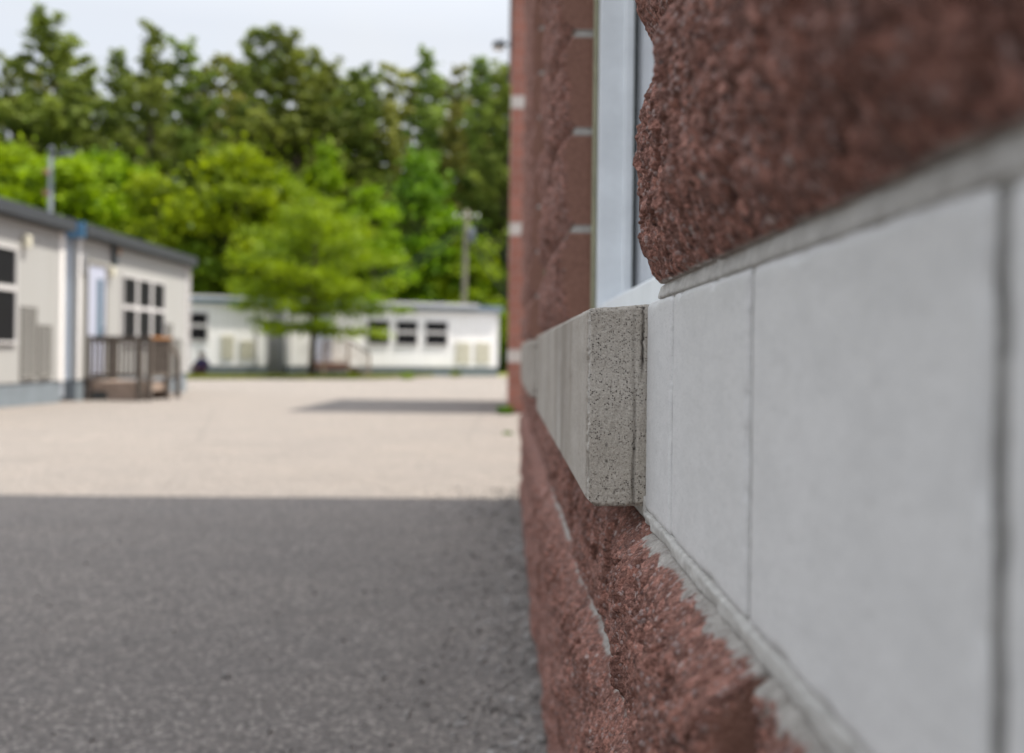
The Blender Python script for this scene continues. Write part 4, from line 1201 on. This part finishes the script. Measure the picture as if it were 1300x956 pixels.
# weeds
for i, (x, y, s, lab) in enumerate([
    (.02, 15.75, .15, 'weed tuft at the foot of the brick wing corner'),
    (.05, 11.6, .06, 'weed tuft growing from the sunlit joint along the school wall'),
    (-3.9, 39.9, .35, 'leafy weed clump at the right end of the grass strip'),
    (-6.0, 39.0, .3, 'leafy weed clump in front of the back cabin steps'),
    (-2.2, 44.6, .3, 'weed clump against the skirting below the back windows')]):
    def tuft(n, rng, s=s): 
        r_ = rng.random(n) ** .6 * s * .7; a_ = rng.uniform(0, 6.283, n); return np.stack([np.cos(a_) * r_, np.sin(a_) * r_, 0 * r_ - .01], 1)
    grass_blades((45 if s < .12 else 200) + i, tuft, s * .3, s, 'weed', lab, None, 'leaf_y' if i > 1 else 'leaf_d', 'weed', (x, y, gz(y)), 'weeds in the yard')

# loose stones along the foot of the wall
def stones():
    rng = np.random.default_rng(3); n = 4200
    ico = [(0,0,1),(.894,0,.447),(.276,.851,.447),(-.724,.526,.447),(-.724,-.526,.447),(.276,-.851,.447),(.724,.526,-.447),(-.276,.851,-.447),(-.894,0,-.447),(-.276,-.851,-.447),(.724,-.526,-.447),(0,0,-1)]
    fc = [(0,1,2),(0,2,3),(0,3,4),(0,4,5),(0,5,1),(1,6,2),(2,7,3),(3,8,4),(4,9,5),(5,10,1),(6,7,2),(7,8,3),(8,9,4),(9,10,5),(10,6,1),(11,7,6),(11,8,7),(11,9,8),(11,10,9),(11,6,10)]
    I = np.array(ico); Fc = np.array(fc)
    y = rng.uniform(1.2, 7.0, n); x = W - .03 - rng.exponential(.16, n); far = rng.random(n) < .15; x = np.where(far, rng.uniform(-4, .1, n), x)
    s = .003 + .006 * rng.random(n) ** 3; s = np.where(~far & (rng.random(n) < .06), s * 2.0, s)
    V = I[None] * (s[:, None, None] * (1 + .5 * (rng.random((n, 12, 1)) - .5))) * rng.uniform(.6, 1.2, (n, 1, 3)) + np.stack([x, y, s * .5], 1)[:, None]
    F = (Fc[None] + (np.arange(n) * 12)[:, None, None]).reshape(-1, 3)
    o = np_mesh('loose_gravel', V.reshape(-1, 3), F, M['pebble']); tag(o, 'loose gravel scattered on the shaded asphalt along the foot of the wall', 'gravel', None, 'stuff')
stones()

# ------------------------------------------------------------------ light and sky
SUN_EL = 63.0
# direction the sun comes from: +X, slightly from +Y (in front of the camera)
az = math.radians(2.5)
sd = Vector((math.cos(R(SUN_EL)) * math.cos(az), math.cos(R(SUN_EL)) * math.sin(az), math.sin(R(SUN_EL))))
L = bpy.data.lights.new('sun', 'SUN'); L.energy = 4.0; L.angle = R(.55); L.color = (1, .925, .815)
lo = bpy.data.objects.new('sun', L); COL.objects.link(lo); lo.rotation_euler = sd.to_track_quat('Z', 'Y').to_euler()
wd = bpy.data.worlds.new('World'); S.world = wd; wd.use_nodes = True
nt = wd.node_tree; bg = nt.nodes['Background']
sky = nt.nodes.new('ShaderNodeTexSky'); sky.sky_type = 'NISHITA'; sky.sun_disc = False
sky.sun_elevation = R(SUN_EL); sky.sun_rotation = math.atan2(sd.x, sd.y)
sky.air_density = 1.0; sky.dust_density = 3.0; sky.ozone_density = 1.0
# thin high cloud veil over the blue
tc = nt.nodes.new('ShaderNodeTexCoord'); mp = nt.nodes.new('ShaderNodeMapping'); mp.inputs['Scale'].default_value = (1, 1, 2.2)
no = nt.nodes.new('ShaderNodeTexNoise'); no.inputs['Scale'].default_value = 1.6; no.inputs['Detail'].default_value = 5; no.inputs['Roughness'].default_value = .55
cr = nt.nodes.new('ShaderNodeValToRGB'); cr.color_ramp.elements[0].position = .3; cr.color_ramp.elements[0].color = (.72,.72,.72,1); cr.color_ramp.elements[1].position = .7; cr.color_ramp.elements[1].color = (.95,.95,.95,1)
mx = nt.nodes.new('ShaderNodeMix'); mx.data_type = 'RGBA'; sp = nt.nodes.new('ShaderNodeSeparateXYZ'); nt.links.new(tc.outputs['Generated'], sp.inputs[0])
vr = nt.nodes.new('ShaderNodeValToRGB'); e0, e1 = vr.color_ramp.elements; e0.position = .30; e0.color = (.325, .335, .352, 1); e1.position = .85; e1.color = (.80, .83, .88, 1)
vm = nt.nodes.new('ShaderNodeMix'); vm.data_type = 'RGBA'; vm.blend_type = 'MULTIPLY'; vm.inputs[0].default_value = 1; vm.inputs[7].default_value = (10, 10, 10, 1)
nt.links.new(sp.outputs[2], vr.inputs[0]); nt.links.new(vr.outputs[0], vm.inputs[6]); nt.links.new(vm.outputs[2], mx.inputs[7])
nt.links.new(tc.outputs['Generated'], mp.inputs[0]); nt.links.new(mp.outputs[0], no.inputs['Vector']); nt.links.new(no.outputs['Fac'], cr.inputs[0])
nt.links.new(cr.outputs[0], mx.inputs[0]); nt.links.new(sky.outputs[0], mx.inputs[6]); nt.links.new(mx.outputs[2], bg.inputs['Color'])
bg.inputs['Strength'].default_value = .135

# ------------------------------------------------------------------ camera
cd = bpy.data.cameras.new('camera'); co = bpy.data.objects.new('camera', cd); COL.objects.link(co)
co.matrix_world = Matrix.Translation((0, 0, CZ)) @ Matrix.Rotation(R(90), 4, 'X') @ Matrix.Rotation(R(.7), 4, 'Z')
cd.lens = 35; cd.sensor_width = 36; cd.sensor_fit = 'HORIZONTAL'; cd.clip_start = .02; cd.clip_end = 1500
cd.shift_x = 9 / 1300; cd.shift_y = -30 / 1300
cd.dof.use_dof = True; cd.dof.focus_distance = .915; cd.dof.aperture_fstop = 4.1; cd.dof.aperture_blades = 0
S.camera = co
S.view_settings.view_transform = 'Standard'; S.view_settings.look = 'None'; S.view_settings.gamma = 1; S.view_settings.use_curve_mapping = False
S.view_settings.exposure = .95
